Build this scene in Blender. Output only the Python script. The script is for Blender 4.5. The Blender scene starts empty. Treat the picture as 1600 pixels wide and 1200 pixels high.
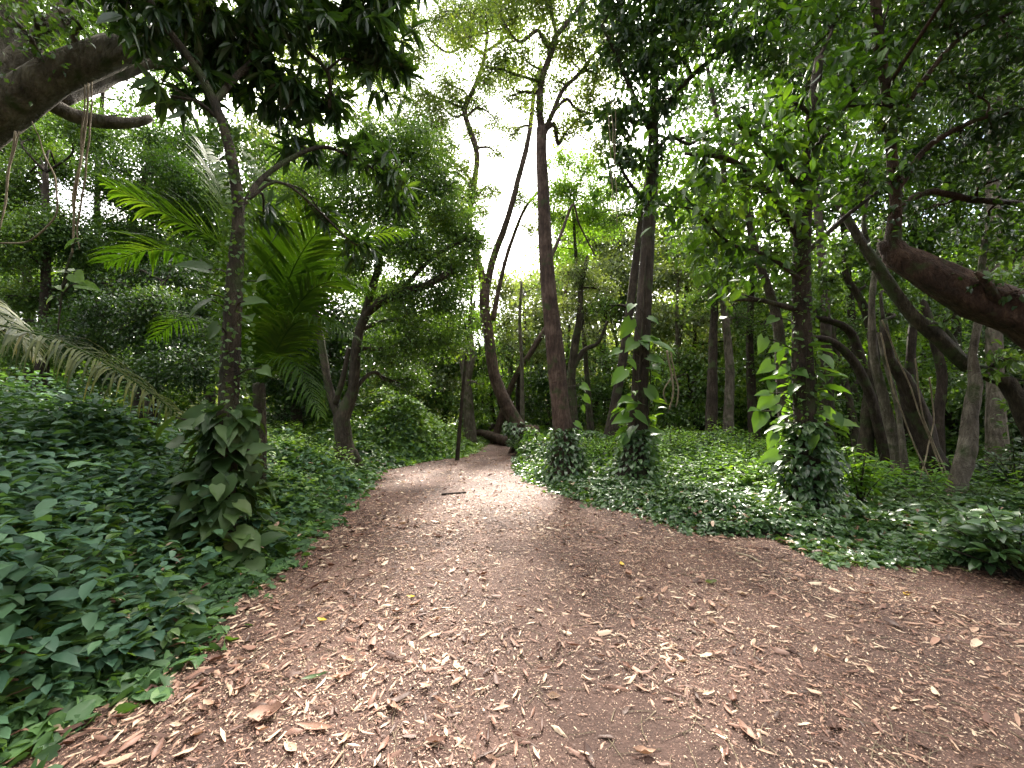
import bpy, math, random
import numpy as np
from mathutils import Vector

R = math.radians
rng = np.random.default_rng(11)
random.seed(11)
scene = bpy.context.scene

# ------------------------------------------------------------------ camera, sky, sun, exposure
FPX = 620.0            # focal length in pixels of the 1600 px wide photograph (ultra-wide phone lens)
PITCH = R(3.7)
CAMZ = 1.6
cam_d = bpy.data.cameras.new("camera")
cam_d.sensor_width = 36.0
cam_d.lens = FPX / 1600.0 * 36.0
cam_d.clip_start = 0.05
cam_d.clip_end = 500.0
cam = bpy.data.objects.new("camera", cam_d)
scene.collection.objects.link(cam)
cam.location = (0, 0, CAMZ)
cam.rotation_euler = (R(90) + PITCH, 0, 0)
scene.camera = cam

SUN_EL, SUN_AZ = R(43), R(5)     # azimuth measured from +Y towards +X
world = bpy.data.worlds.new("World")
scene.world = world
world.use_nodes = True
wn = world.node_tree
wn.nodes.clear()
w_out = wn.nodes.new('ShaderNodeOutputWorld')
w_bg = wn.nodes.new('ShaderNodeBackground')
w_sky = wn.nodes.new('ShaderNodeTexSky')
w_sky.sky_type = 'NISHITA'
w_sky.sun_disc = False
w_sky.sun_elevation = SUN_EL
w_sky.sun_rotation = SUN_AZ
w_sky.air_density = 1.0
w_sky.dust_density = 3.0
w_sky.ozone_density = 1.0
w_bg.inputs['Strength'].default_value = 0.12
# broken bright cloud over the blue
w_tc = wn.nodes.new('ShaderNodeTexCoord')
w_nz = wn.nodes.new('ShaderNodeTexNoise')
w_nz.inputs['Scale'].default_value = 2.2
w_nz.inputs['Detail'].default_value = 6
wn.links.new(w_tc.outputs['Generated'], w_nz.inputs['Vector'])
w_rp = wn.nodes.new('ShaderNodeValToRGB')
w_rp.color_ramp.elements[0].position = 0.36
w_rp.color_ramp.elements[1].position = 0.50
wn.links.new(w_nz.outputs['Fac'], w_rp.inputs[0])
w_mx = wn.nodes.new('ShaderNodeMix')
w_mx.data_type = 'RGBA'
wn.links.new(w_rp.outputs[0], w_mx.inputs[0])
wn.links.new(w_sky.outputs[0], w_mx.inputs[6])
# the veil of cloud is brightest round the sun
w_dot = wn.nodes.new('ShaderNodeVectorMath')
w_dot.operation = 'DOT_PRODUCT'
w_dot.inputs[1].default_value = (math.sin(SUN_AZ) * math.cos(SUN_EL), math.cos(SUN_AZ) * math.cos(SUN_EL), math.sin(SUN_EL))
wn.links.new(w_tc.outputs['Generated'], w_dot.inputs[0])
w_mr = wn.nodes.new('ShaderNodeMapRange')
w_mr.interpolation_type = 'SMOOTHSTEP'
w_mr.inputs[1].default_value = -0.3
w_mr.inputs[2].default_value = 1.0
w_mr.inputs[3].default_value = 0.9
w_mr.inputs[4].default_value = 11.0
wn.links.new(w_dot.outputs['Value'], w_mr.inputs[0])
w_cc = wn.nodes.new('ShaderNodeVectorMath')
w_cc.operation = 'SCALE'
w_cc.inputs[0].default_value = (1.0, 0.965, 0.92)
wn.links.new(w_mr.outputs[0], w_cc.inputs['Scale'])
wn.links.new(w_cc.outputs[0], w_mx.inputs[7])
wn.links.new(w_mx.outputs[2], w_bg.inputs[0])
wn.links.new(w_bg.outputs[0], w_out.inputs[0])

sun_d = bpy.data.lights.new("sun", 'SUN')
sun_d.energy = 3.7
sun_d.angle = R(9)
sun_d.color = (1.0, 0.93, 0.82)
sun = bpy.data.objects.new("sun", sun_d)
scene.collection.objects.link(sun)
sdir = Vector((math.sin(SUN_AZ) * math.cos(SUN_EL), math.cos(SUN_AZ) * math.cos(SUN_EL), math.sin(SUN_EL)))
sun.rotation_euler = sdir.to_track_quat('Z', 'Y').to_euler()
sun.location = (0, 0, 30)

scene.view_settings.view_transform = 'Standard'
scene.view_settings.look = 'None'
scene.view_settings.gamma = 1.0
scene.view_settings.exposure = 3.0
scene.render.engine = 'CYCLES'
cy = scene.cycles
cy.max_bounces = 8
cy.diffuse_bounces = 4
cy.glossy_bounces = 2
cy.transmission_bounces = 4
cy.transparent_max_bounces = 4
cy.use_denoising = True
cy.caustics_reflective = False
cy.caustics_refractive = False

# ------------------------------------------------------------------ helpers: points
cp, sp = math.cos(PITCH), math.sin(PITCH)


def P(px, py, Y):
    """world point seen at a pixel of the photograph, at ground distance Y in front of the viewer"""
    u = (px - 800.0) / FPX
    v = (600.0 - py) / FPX
    dy = cp - v * sp
    dz = sp + v * cp
    t = Y / dy
    return np.array([u * t, Y, CAMZ + dz * t])


def G(px, py):
    u = (px - 800.0) / FPX
    v = (600.0 - py) / FPX
    dz = sp + v * cp
    t = -CAMZ / dz
    return np.array([u * t, (cp - v * sp) * t, 0.0])


def nrm(a):
    return a / np.maximum(np.linalg.norm(a, axis=-1, keepdims=True), 1e-9)


class Noise2:
    """smooth value noise made of random plane waves"""
    def __init__(self, seed, freq, n=10):
        g = np.random.default_rng(seed)
        a = g.uniform(0, 2 * np.pi, n)
        f = freq * g.uniform(0.5, 1.6, n)
        self.kx, self.ky, self.ph = f * np.cos(a), f * np.sin(a), g.uniform(0, 6.28, n)

    def __call__(self, x, y):
        x = np.asarray(x, float)[..., None]
        y = np.asarray(y, float)[..., None]
        return np.sin(x * self.kx + y * self.ky + self.ph).mean(-1) * 1.8


# path outline, read off the photograph
left_px = [(-900, 1400), (-60, 1230), (60, 1170), (290, 1010), (370, 925), (470, 850), (540, 790), (580, 750), (592, 737),
           (640, 724), (715, 716), (742, 703), (752, 696)]
right_px = [(795, 697), (792, 706), (803, 724), (830, 752), (900, 778), (985, 802), (1100, 836), (1250, 858), (1375, 862),
            (1500, 853), (1640, 856)]
LP = np.array([G(*p)[:2] for p in left_px])
RP = np.array([G(*p)[:2] for p in right_px])
LP[0] = (-2.2, -12)
# left edge as a function of y
_ly, _lx = LP[:, 1], LP[:, 0]
_ry, _rx = RP[::-1, 1].copy(), RP[::-1, 0].copy()
_n_edge = Noise2(5, 6.0)
_n_edge2 = Noise2(6, 17.0)


def xl(y):
    y = np.asarray(y, float)
    return np.interp(y, _ly, _lx) + 0.13 * _n_edge(y, y * 0) + 0.08 * _n_edge2(y, y * 0)


def xr(y):
    y = np.asarray(y, float)
    order = np.argsort(_ry)
    base = np.interp(y, _ry[order], _rx[order])
    near = 5.4 + 6.0 * np.clip((4.1 - y) / 0.5, 0, 1)
    base = np.where(y < 4.25, near, base)
    return base + 0.13 * _n_edge(y, y * 0 + 9) + 0.08 * _n_edge2(y, y * 0 + 9)


PATH_END = 19.0


def edge_dist(x, y):
    """signed distance-like value: >0 outside the path"""
    x = np.asarray(x, float)
    y = np.asarray(y, float)
    dl = xl(y) - x
    dr = x - xr(y)
    # the clearing's back edge on the right is nearly parallel to x: use y distance there
    yb = 4.35 + 0.45 * np.clip((x - 3.6) / .7, 0, 1) + 0.12 * _n_edge(x, x * 0 + 3)
    back = np.where(x > 3.2, (y - yb), 99.0)
    dr = np.where((x > 3.2) & (y > 4.0), np.minimum(np.maximum(dr, 0.02), np.maximum(back, 0)), dr)
    de = y - PATH_END
    return np.maximum(np.maximum(dl, dr), de)


_nc1 = Noise2(21, 1.3)
_nc2 = Noise2(22, 3.4)
_nc3 = Noise2(23, 9.0)


def cover_h(x, y):
    """height of the top of the undergrowth over the ground"""
    x = np.asarray(x, float)
    y = np.asarray(y, float)
    d = np.maximum(edge_dist(x, y), 0)
    n = 1 + 0.35 * _nc1(x, y) + 0.28 * _nc2(x, y)
    # bank left of the path
    left = x < np.interp(y, [0, 10, 20, 40], [0.5, -1.0, -0.8, -0.8])
    hl = 0.10 + 1.05 * np.clip(d / 2.6, 0, 1) ** 1.15
    hl = hl * np.where(y > 6, np.clip(1.0 - (y - 6) * 0.12, 0.55, 1), 1)
    # mound between the dark forked tree and the thick trunk
    g = np.exp(-(((x + 4.4) / 2.3) ** 2 + ((y - 14.3) / 1.9) ** 2))
    hl = hl + 1.1 * g * np.clip(d / 1.0, 0, 1)
    # right side: low carpet and taller patches
    hr = 0.08 + 0.10 * np.clip(d / 1.0, 0, 1)
    g2 = np.exp(-(((x - 5.6) / 1.9) ** 2 + ((y - 12.0) / 2.2) ** 2))
    g3 = np.exp(-(((x - 2.6) / 1.3) ** 2 + ((y - 12.5) / 2.0) ** 2))
    g4 = np.exp(-(((x - 0.6) / 0.5) ** 2 + ((y - 14.5) / 2.0) ** 2))
    g5 = np.clip((y - 14) / 6, 0, 1) * 0.5
    hr = hr + 0.62 * g2 + 0.45 * g3 + 0.6 * g4 + g5
    h = np.where(left, hl, hr) * np.clip(n, 0.35, 1.8)
    return h * np.clip(d / 0.25, 0.15, 1)


_ng1 = Noise2(31, 2.2)
_ng2 = Noise2(32, 8.0)
_ng3 = Noise2(33, 25.0)


def gh(x, y):
    """height of the ground"""
    x = np.asarray(x, float)
    y = np.asarray(y, float)
    d = edge_dist(x, y)
    off = np.clip(d / 0.8, 0, 1)
    base = 0.015 * _ng1(x, y) + 0.007 * _ng2(x, y)
    wild = 0.06 * _ng1(x * 0.6, y * 0.6) + 0.45 * cover_h(x, y)
    lane = -0.03 * np.exp(-((x - 0.2 - 0.02 * y) / 1.1) ** 2)
    return base + lane * (1 - off) + off * wild


def ghs(x, y):
    return float(gh(np.array(x), np.array(y)))


# ------------------------------------------------------------------ helpers: meshes
col = scene.collection


class MB:
    """collects vertices, triangles and quads for ONE mesh"""
    def __init__(self):
        self.v, self.t, self.q, self.n = [], [], [], 0

    def add(self, v, t=None, q=None):
        self.v.append(np.asarray(v, np.float32))
        if t is not None and len(t):
            self.t.append(np.asarray(t, np.int32) + self.n)
        if q is not None and len(q):
            self.q.append(np.asarray(q, np.int32) + self.n)
        self.n += len(v)

    def build(self, name, mat, parent=None, smooth=False, origin=None):
        me = bpy.data.meshes.new(name)
        v = np.concatenate(self.v)
        if origin is not None:
            v = v - np.asarray(origin, np.float32)
        t = np.concatenate(self.t) if self.t else np.zeros((0, 3), np.int32)
        q = np.concatenate(self.q) if self.q else np.zeros((0, 4), np.int32)
        me.vertices.add(len(v))
        me.vertices.foreach_set('co', v.ravel())
        loops = np.concatenate([t.ravel(), q.ravel()])
        me.loops.add(len(loops))
        me.loops.foreach_set('vertex_index', loops)
        starts = np.concatenate([np.arange(len(t)) * 3, len(t) * 3 + np.arange(len(q)) * 4]).astype(np.int32)
        me.polygons.add(len(starts))
        me.polygons.foreach_set('loop_start', starts)
        me.update(calc_edges=True)
        me.polygons.foreach_set('use_smooth', np.full(len(starts), smooth))
        me.materials.append(mat)
        o = bpy.data.objects.new(name, me)
        col.objects.link(o)
        if parent is not None:
            o.parent = parent
        elif origin is not None:
            o.location = origin
        return o


def tag(o, label, cat=None, group=None, kind=None):
    if label:
        o['label'] = label
    if cat:
        o['category'] = cat
    if group:
        o['group'] = group
    if kind:
        o['kind'] = kind
    return o


def thing(name, label, cat, loc, group=None):
    o = bpy.data.objects.new(name, None)
    o.empty_display_size = 0.2
    col.objects.link(o)
    o.location = loc
    return tag(o, label, cat, group)


def resample(pts, rad, step):
    """Catmull-Rom through the points"""
    pts = np.asarray(pts, float)
    rad = np.asarray(rad, float)
    if len(pts) < 2:
        return pts, rad
    ext = np.vstack([2 * pts[0] - pts[1], pts, 2 * pts[-1] - pts[-2]])
    out, ro = [], []
    for i in range(len(pts) - 1):
        p0, p1, p2, p3 = ext[i:i + 4]
        n = max(1, int(np.ceil(np.linalg.norm(p2 - p1) / step)))
        t = (np.arange(n) / n)[:, None]
        out.append(0.5 * ((2 * p1) + (-p0 + p2) * t + (2 * p0 - 5 * p1 + 4 * p2 - p3) * t ** 2 + (-p0 + 3 * p1 - 3 * p2 + p3) * t ** 3))
        ro.append(rad[i] * (1 - t[:, 0]) + rad[i + 1] * t[:, 0])
    out.append(pts[-1:])
    ro.append(rad[-1:])
    return np.vstack(out), np.concatenate(ro)


def tube(mb, pts, rad, sides=8, step=None, rough=0.0, wob=0.0, cap=True):
    if step is None:
        step = max(float(np.max(rad)) * 1.6, 0.03)
    p, r = resample(pts, rad, step)
    m = len(p)
    if wob > 0:
        k = np.arange(m)
        f = rng.uniform(0.25, 0.9, 3)
        ph = rng.uniform(0, 6.28, (3, 3))
        w = sum(np.sin(np.outer(k, [f[j]] * 3) + ph[j]) for j in range(3)) / 3
        fade = np.minimum(k / 4.0, 1)[:, None] * np.minimum((m - 1 - k) / 3.0 + 0.3, 1)[:, None]
        p = p + w * wob * fade
    tan = nrm(np.gradient(p, axis=0))
    ref = np.array([0.31, 0.17, 0.0]) + (np.abs(tan[:, 2:3]) < 0.6) * np.array([[-0.3, -0.1, 1.0]])
    # keep the frame from flipping: one reference per tube unless it runs along it
    mean_t = nrm(p[-1] - p[0])
    refv = np.array([0, 0, 1.0]) if abs(mean_t[2]) < 0.75 else np.array([0.8, 0.6, 0.0])
    a = nrm(np.cross(tan, refv))
    b = np.cross(tan, a)
    ang = np.arange(sides) / sides * 2 * np.pi
    c, s = np.cos(ang), np.sin(ang)
    rr = r[:, None] * np.ones((1, sides))
    if rough > 0:
        L = np.cumsum(np.r_[0, np.linalg.norm(np.diff(p, axis=0), axis=1)]) / max(float(np.max(r)), 1e-3)
        f = np.zeros_like(rr)
        for kk in range(5):
            na = rng.integers(1, 6)
            f += np.sin(ang[None, :] * na + rng.uniform(0, 6.28) + L[:, None] * rng.uniform(0.2, 1.3)) / 5
        rr = rr * (1 + rough * f + rough * 0.35 * rng.uniform(-1, 1, rr.shape))
    v = p[:, None, :] + rr[..., None] * (a[:, None, :] * c[None, :, None] + b[:, None, :] * s[None, :, None])
    idx = np.arange(m * sides).reshape(m, sides)
    nx = np.roll(idx, -1, axis=1)
    q = np.stack([idx[:-1], nx[:-1], nx[1:], idx[1:]], -1).reshape(-1, 4)
    v = v.reshape(-1, 3)
    if cap:
        v = np.vstack([v, p[0] - tan[0] * r[0] * 0.3, p[-1] + tan[-1] * r[-1] * 0.5])
        n0, n1 = m * sides, m * sides + 1
        t = np.vstack([np.stack([nx[0], idx[0], np.full(sides, n0)], -1), np.stack([idx[-1], nx[-1], np.full(sides, n1)], -1)])
        mb.add(v, t, q)
    else:
        mb.add(v, None, q)
    return p, r


# leaf templates: (along, across, up) in units of length, width, width
T_KITE = (np.array([[0, 0, 0], [.42, .5, .16], [1, 0, -.1], [.42, -.5, .16]]), np.array([[0, 2, 1], [0, 3, 2]]), None)
T_LEAF = (np.array([[0, 0, 0], [.3, .46, .14], [.68, .36, .06], [1, 0, -.25], [.68, -.36, .06], [.3, -.46, .14], [.5, 0, -.04]]),
          np.array([[0, 6, 1], [1, 6, 2], [2, 6, 3], [3, 6, 4], [4, 6, 5], [5, 6, 0]]), None)
T_LANCE = (np.array([[0, 0, 0], [.22, .42, .12], [.55, .5, .0], [.82, .26, -.25], [1, 0, -.55], [.82, -.26, -.25], [.55, -.5, .0],
                     [.22, -.42, .12], [.4, 0, -.12], [.75, 0, -.32]]),
           np.array([[0, 8, 1], [0, 7, 8], [3, 9, 4], [4, 9, 5]]),
           np.array([[1, 8, 2, 1], [2, 8, 9, 3], [9, 8, 6, 5], [8, 7, 6, 6]])[1:3])
T_LANCE = (T_LANCE[0], np.vstack([T_LANCE[1], [[1, 8, 2], [8, 7, 6]]]), T_LANCE[2])
T_HEART = (np.array([[0, 0, 0], [-.14, .26, .04], [.12, .5, .10], [.5, .42, .06], [.8, .17, -.08], [1.0, 0, -.3], [.8, -.17, -.08],
                     [.5, -.42, .06], [.12, -.5, .10], [-.14, -.26, .04], [.3, 0, -.05], [.65, 0, -.12]]),
           np.array([[0, 1, 2], [0, 2, 10], [0, 10, 8], [0, 8, 9], [10, 2, 3], [10, 7, 8], [11, 4, 5], [11, 5, 6]]),
           np.array([[10, 3, 4, 11], [10, 11, 6, 7]]))


def curl_template(seed, bend, roll, wave, segs=6):
    """a dry leaf: pointed outline, rolled along its length and bent"""
    g = np.random.default_rng(seed)
    v, q = [], []
    for k in range(segs + 1):
        t = k / segs
        w = 0.5 * math.sin(math.pi * min(1, t * 1.02 + .015)) ** 0.75 * g.uniform(.8, 1.1) + .012
        z = bend * (t - .5) ** 2 * 2.2 + wave * math.sin(t * 7 + seed)
        for sgn, side_w in ((-1, 1), (0, 0), (1, 1)):
            v.append([t, sgn * w, z + side_w * w * roll * g.uniform(.5, 1.5)])
    for k in range(segs):
        for m_ in range(2):
            a = k * 3 + m_
            q.append([a, a + 1, a + 4, a + 3])
    return (np.array(v), None, np.array(q))


T_CURL = curl_template(1, .5, .7, .05)
T_CURL2 = curl_template(2, -.6, .35, .12)
T_CURL3 = curl_template(3, 1.1, 1.2, .05)
T_FINE = (T_KITE[0] * np.array([1, .85, 1.6]), T_KITE[1], None)


def leaves(mb, pos, axis, up, L, W, tmpl, petiole=0.0):
    T, tr, qd = tmpl
    n = len(pos)
    if n == 0:
        return
    axis = nrm(axis)
    side = nrm(np.cross(up, axis))
    nn = np.cross(axis, side)
    L = np.broadcast_to(np.asarray(L, float), (n,))
    W = np.broadcast_to(np.asarray(W, float), (n,))
    v = (pos[:, None, :] + axis[:, None, :] * ((T[None, :, 0] + petiole) * L[:, None])[..., None]
         + side[:, None, :] * (T[None, :, 1] * W[:, None])[..., None]
         + nn[:, None, :] * (T[None, :, 2] * W[:, None])[..., None])
    k = len(T)
    off = (np.arange(n) * k)[:, None, None]
    t = (tr[None] + off).reshape(-1, 3) if tr is not None else None
    q = (qd[None] + off).reshape(-1, 4) if qd is not None else None
    mb.add(v.reshape(-1, 3), t, q)


# ------------------------------------------------------------------ materials
def new_mat(name):
    m = bpy.data.materials.new(name)
    m.use_nodes = True
    nt = m.node_tree
    nt.nodes.clear()
    return m, nt, nt.nodes.new('ShaderNodeOutputMaterial')


def ramp(nt, cols, mode='LINEAR'):
    r = nt.nodes.new('ShaderNodeValToRGB')
    r.color_ramp.interpolation = mode
    el = r.color_ramp.elements
    while len(el) < len(cols):
        el.new(0.5)
    for e, (p, c) in zip(el, cols):
        e.position = p
        e.color = (c[0], c[1], c[2], 1)
    return r


def leaf_mat(name, cols, trans=0.35, rough=0.42, spec=0.5, tcol=(1.8, 1.75, 0.4), clump=1.3, drift=2.0, each=0.5):
    """cols: ramp of leaf colours; each leaf takes one at random"""
    m, nt, out = new_mat(name)
    geo = nt.nodes.new('ShaderNodeNewGeometry')
    r = ramp(nt, cols)
    # slow drift over the plant plus a random share for every leaf
    tc = nt.nodes.new('ShaderNodeTexCoord')
    nz = nt.nodes.new('ShaderNodeTexNoise')
    nz.inputs['Scale'].default_value = clump
    nz.inputs['Detail'].default_value = 2
    nt.links.new(tc.outputs['Object'], nz.inputs['Vector'])
    mix = nt.nodes.new('ShaderNodeMath')
    mix.operation = 'MULTIPLY_ADD'
    mix.inputs[1].default_value = each
    nt.links.new(geo.outputs['Random Per Island'], mix.inputs[0])
    sc_ = nt.nodes.new('ShaderNodeMath')
    sc_.operation = 'MULTIPLY_ADD'
    sc_.inputs[1].default_value = drift
    sc_.inputs[2].default_value = 0.5 * (1 - each) - 0.5 * drift + (0 if drift < 1 else -.02)
    nt.links.new(nz.outputs['Fac'], sc_.inputs[0])
    nt.links.new(sc_.outputs[0], mix.inputs[2])
    nt.links.new(mix.outputs[0], r.inputs[0])
    pb = nt.nodes.new('ShaderNodeBsdfPrincipled')
    pb.inputs['Roughness'].default_value = rough
    pb.inputs['Specular IOR Level'].default_value = spec
    nt.links.new(r.outputs[0], pb.inputs['Base Color'])
    tb = nt.nodes.new('ShaderNodeBsdfTranslucent')
    mul = nt.nodes.new('ShaderNodeMix')
    mul.data_type = 'RGBA'
    mul.blend_type = 'MULTIPLY'
    mul.inputs[0].default_value = 1.0
    nt.links.new(r.outputs[0], mul.inputs[6])
    mul.inputs[7].default_value = (tcol[0], tcol[1], tcol[2], 1)
    mul.clamp_result = False
    nt.links.new(mul.outputs[2], tb.inputs[0])
    mx = nt.nodes.new('ShaderNodeMixShader')
    mx.inputs[0].default_value = trans
    nt.links.new(pb.outputs[0], mx.inputs[1])
    nt.links.new(tb.outputs[0], mx.inputs[2])
    nt.links.new(mx.outputs[0], out.inputs[0])
    return m


def bark_mat(name, c0, c1, c2, scale=6.0, bump=0.6, moss=0.0, furrow=0.22):
    m, nt, out = new_mat(name)
    tc = nt.nodes.new('ShaderNodeTexCoord')
    mp = nt.nodes.new('ShaderNodeMapping')
    mp.inputs['Scale'].default_value = (1, 1, 0.22)
    nt.links.new(tc.outputs['Object'], mp.inputs[0])
    n1 = nt.nodes.new('ShaderNodeTexNoise')
    n1.inputs['Scale'].default_value = scale * 4
    n1.inputs['Detail'].default_value = 8
    n1.inputs['Roughness'].default_value = 0.7
    nt.links.new(mp.outputs[0], n1.inputs[0])
    n2 = nt.nodes.new('ShaderNodeTexNoise')
    n2.inputs['Scale'].default_value = scale * 0.7
    n2.inputs['Detail'].default_value = 5
    nt.links.new(tc.outputs['Object'], n2.inputs[0])
    add = nt.nodes.new('ShaderNodeMath')
    add.operation = 'MULTIPLY_ADD'
    add.inputs[1].default_value = 0.6
    nt.links.new(n1.outputs['Fac'], add.inputs[0])
    ml = nt.nodes.new('ShaderNodeMath')
    ml.operation = 'MULTIPLY'
    ml.inputs[1].default_value = 0.4
    nt.links.new(n2.outputs['Fac'], ml.inputs[0])
    nt.links.new(ml.outputs[0], add.inputs[2])
    r = ramp(nt, [(0.36, c0), (0.5, c1), (0.64, c2)])
    nt.links.new(add.outputs[0], r.inputs[0])
    colr = r.outputs[0]
    if moss > 0:
        n3 = nt.nodes.new('ShaderNodeTexNoise')
        n3.inputs['Scale'].default_value = 3.0
        n3.inputs['Detail'].default_value = 7
        nt.links.new(tc.outputs['Object'], n3.inputs[0])
        r3 = ramp(nt, [(0.62 - 0.25 * moss, (0, 0, 0)), (0.72 - 0.2 * moss, (1, 1, 1))])
        nt.links.new(n3.outputs['Fac'], r3.inputs[0])
        mm = nt.nodes.new('ShaderNodeMix')
        mm.data_type = 'RGBA'
        nt.links.new(r3.outputs[0], mm.inputs[0])
        nt.links.new(colr, mm.inputs[6])
        mm.inputs[7].default_value = (0.045, 0.058, 0.022, 1)
        colr = mm.outputs[2]
    pb = nt.nodes.new('ShaderNodeBsdfPrincipled')
    pb.inputs['Roughness'].default_value = 0.85
    pb.inputs['Specular IOR Level'].default_value = 0.25
    nt.links.new(colr, pb.inputs['Base Color'])
    # ridged furrows running along the stem
    vo = nt.nodes.new('ShaderNodeTexVoronoi')
    vo.feature = 'DISTANCE_TO_EDGE'
    vo.inputs['Scale'].default_value = scale * 3.2
    wq = nt.nodes.new('ShaderNodeMapping')
    wq.inputs['Scale'].default_value = (1, 1, 0.3)
    nt.links.new(tc.outputs['Object'], wq.inputs[0])
    wn1 = nt.nodes.new('ShaderNodeVectorMath')
    wn1.operation = 'MULTIPLY_ADD'
    wn1.inputs[1].default_value = (.35, .35, .35)
    nt.links.new(n2.outputs['Color'], wn1.inputs[0])
    nt.links.new(wq.outputs[0], wn1.inputs[2])
    nt.links.new(wn1.outputs[0], vo.inputs['Vector'])
    vr = ramp(nt, [(0.0, (0, 0, 0)), (0.12, (1, 1, 1))])
    nt.links.new(vo.outputs['Distance'], vr.inputs[0])
    sm = nt.nodes.new('ShaderNodeMath')
    sm.operation = 'MULTIPLY_ADD'
    sm.inputs[1].default_value = furrow
    nt.links.new(vr.outputs[0], sm.inputs[0])
    nt.links.new(n1.outputs['Fac'], sm.inputs[2])
    bp = nt.nodes.new('ShaderNodeBump')
    bp.inputs['Strength'].default_value = bump
    bp.inputs['Distance'].default_value = 0.05
    nt.links.new(sm.outputs[0], bp.inputs['Height'])
    nt.links.new(bp.outputs[0], pb.inputs['Normal'])
    nt.links.new(pb.outputs[0], out.inputs[0])
    return m


def soil_mat(name, dark, mid, light, speck):
    m, nt, out = new_mat(name)
    tc = nt.nodes.new('ShaderNodeTexCoord')
    big = nt.nodes.new('ShaderNodeTexNoise')
    big.inputs['Scale'].default_value = 0.9
    big.inputs['Detail'].default_value = 9
    big.inputs['Roughness'].default_value = 0.62
    nt.links.new(tc.outputs['Object'], big.inputs[0])
    r = ramp(nt, [(0.3, dark), (0.5, mid), (0.7, light)])
    nt.links.new(big.outputs['Fac'], r.inputs[0])
    fine = nt.nodes.new('ShaderNodeTexNoise')
    fine.inputs['Scale'].default_value = 55
    fine.inputs['Detail'].default_value = 6
    fine.inputs['Roughness'].default_value = 0.75
    nt.links.new(tc.outputs['Object'], fine.inputs[0])
    fr = ramp(nt, [(0.35, (0.55, 0.55, 0.55)), (0.5, (1, 1, 1)), (0.68, (1.0, 1.0, 1.0))])
    nt.links.new(fine.outputs['Fac'], fr.inputs[0])
    mu = nt.nodes.new('ShaderNodeMix')
    mu.data_type = 'RGBA'
    mu.blend_type = 'MULTIPLY'
    mu.inputs[0].default_value = 1
    nt.links.new(r.outputs[0], mu.inputs[6])
    nt.links.new(fr.outputs[0], mu.inputs[7])
    # crumbs of dry leaf trodden into the soil
    vo = nt.nodes.new('ShaderNodeTexVoronoi')
    vo.inputs['Scale'].default_value = 42
    vo.inputs['Randomness'].default_value = 1
    ds = nt.nodes.new('ShaderNodeTexNoise')
    ds.inputs['Scale'].default_value = 30
    nt.links.new(tc.outputs['Object'], ds.inputs[0])
    va = nt.nodes.new('ShaderNodeVectorMath')
    va.operation = 'MULTIPLY_ADD'
    va.inputs[1].default_value = (0.05, 0.05, 0.05)
    nt.links.new(ds.outputs['Color'], va.inputs[0])
    nt.links.new(tc.outputs['Object'], va.inputs[2])
    nt.links.new(va.outputs[0], vo.inputs['Vector'])
    sr = ramp(nt, [(0.17, (1, 1, 1)), (0.24, (0, 0, 0))])
    nt.links.new(vo.outputs['Distance'], sr.inputs[0])
    sep = nt.nodes.new('ShaderNodeSeparateColor')
    nt.links.new(vo.outputs['Color'], sep.inputs[0])
    gt = nt.nodes.new('ShaderNodeMath')
    gt.operation = 'GREATER_THAN'
    gt.inputs[1].default_value = 0.62
    nt.links.new(sep.outputs[0], gt.inputs[0])
    ml = nt.nodes.new('ShaderNodeMath')
    ml.operation = 'MULTIPLY'
    nt.links.new(gt.outputs[0], ml.inputs[0])
    nt.links.new(sr.outputs[0], ml.inputs[1])
    m3 = nt.nodes.new('ShaderNodeMix')
    m3.data_type = 'RGBA'
    nt.links.new(ml.outputs[0], m3.inputs[0])
    nt.links.new(mu.outputs[2], m3.inputs[6])
    m3.inputs[7].default_value = (*speck, 1)
    pb = nt.nodes.new('ShaderNodeBsdfPrincipled')
    pb.inputs['Roughness'].default_value = 0.8
    pb.inputs['Specular IOR Level'].default_value = 0.3
    nt.links.new(m3.outputs[2], pb.inputs['Base Color'])
    n4 = nt.nodes.new('ShaderNodeTexNoise')
    n4.inputs['Scale'].default_value = 14
    n4.inputs['Detail'].default_value = 10
    n4.inputs['Roughness'].default_value = 0.7
    nt.links.new(tc.outputs['Object'], n4.inputs[0])
    ad = nt.nodes.new('ShaderNodeMath')
    ad.operation = 'MULTIPLY_ADD'
    ad.inputs[1].default_value = 0.25
    nt.links.new(ml.outputs[0], ad.inputs[0])
    nt.links.new(n4.outputs['Fac'], ad.inputs[2])
    bp = nt.nodes.new('ShaderNodeBump')
    bp.inputs['Strength'].default_value = 1.0
    bp.inputs['Distance'].default_value = 0.03
    nt.links.new(ad.outputs[0], bp.inputs['Height'])
    nt.links.new(bp.outputs[0], pb.inputs['Normal'])
    nt.links.new(pb.outputs[0], out.inputs[0])
    return m


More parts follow.
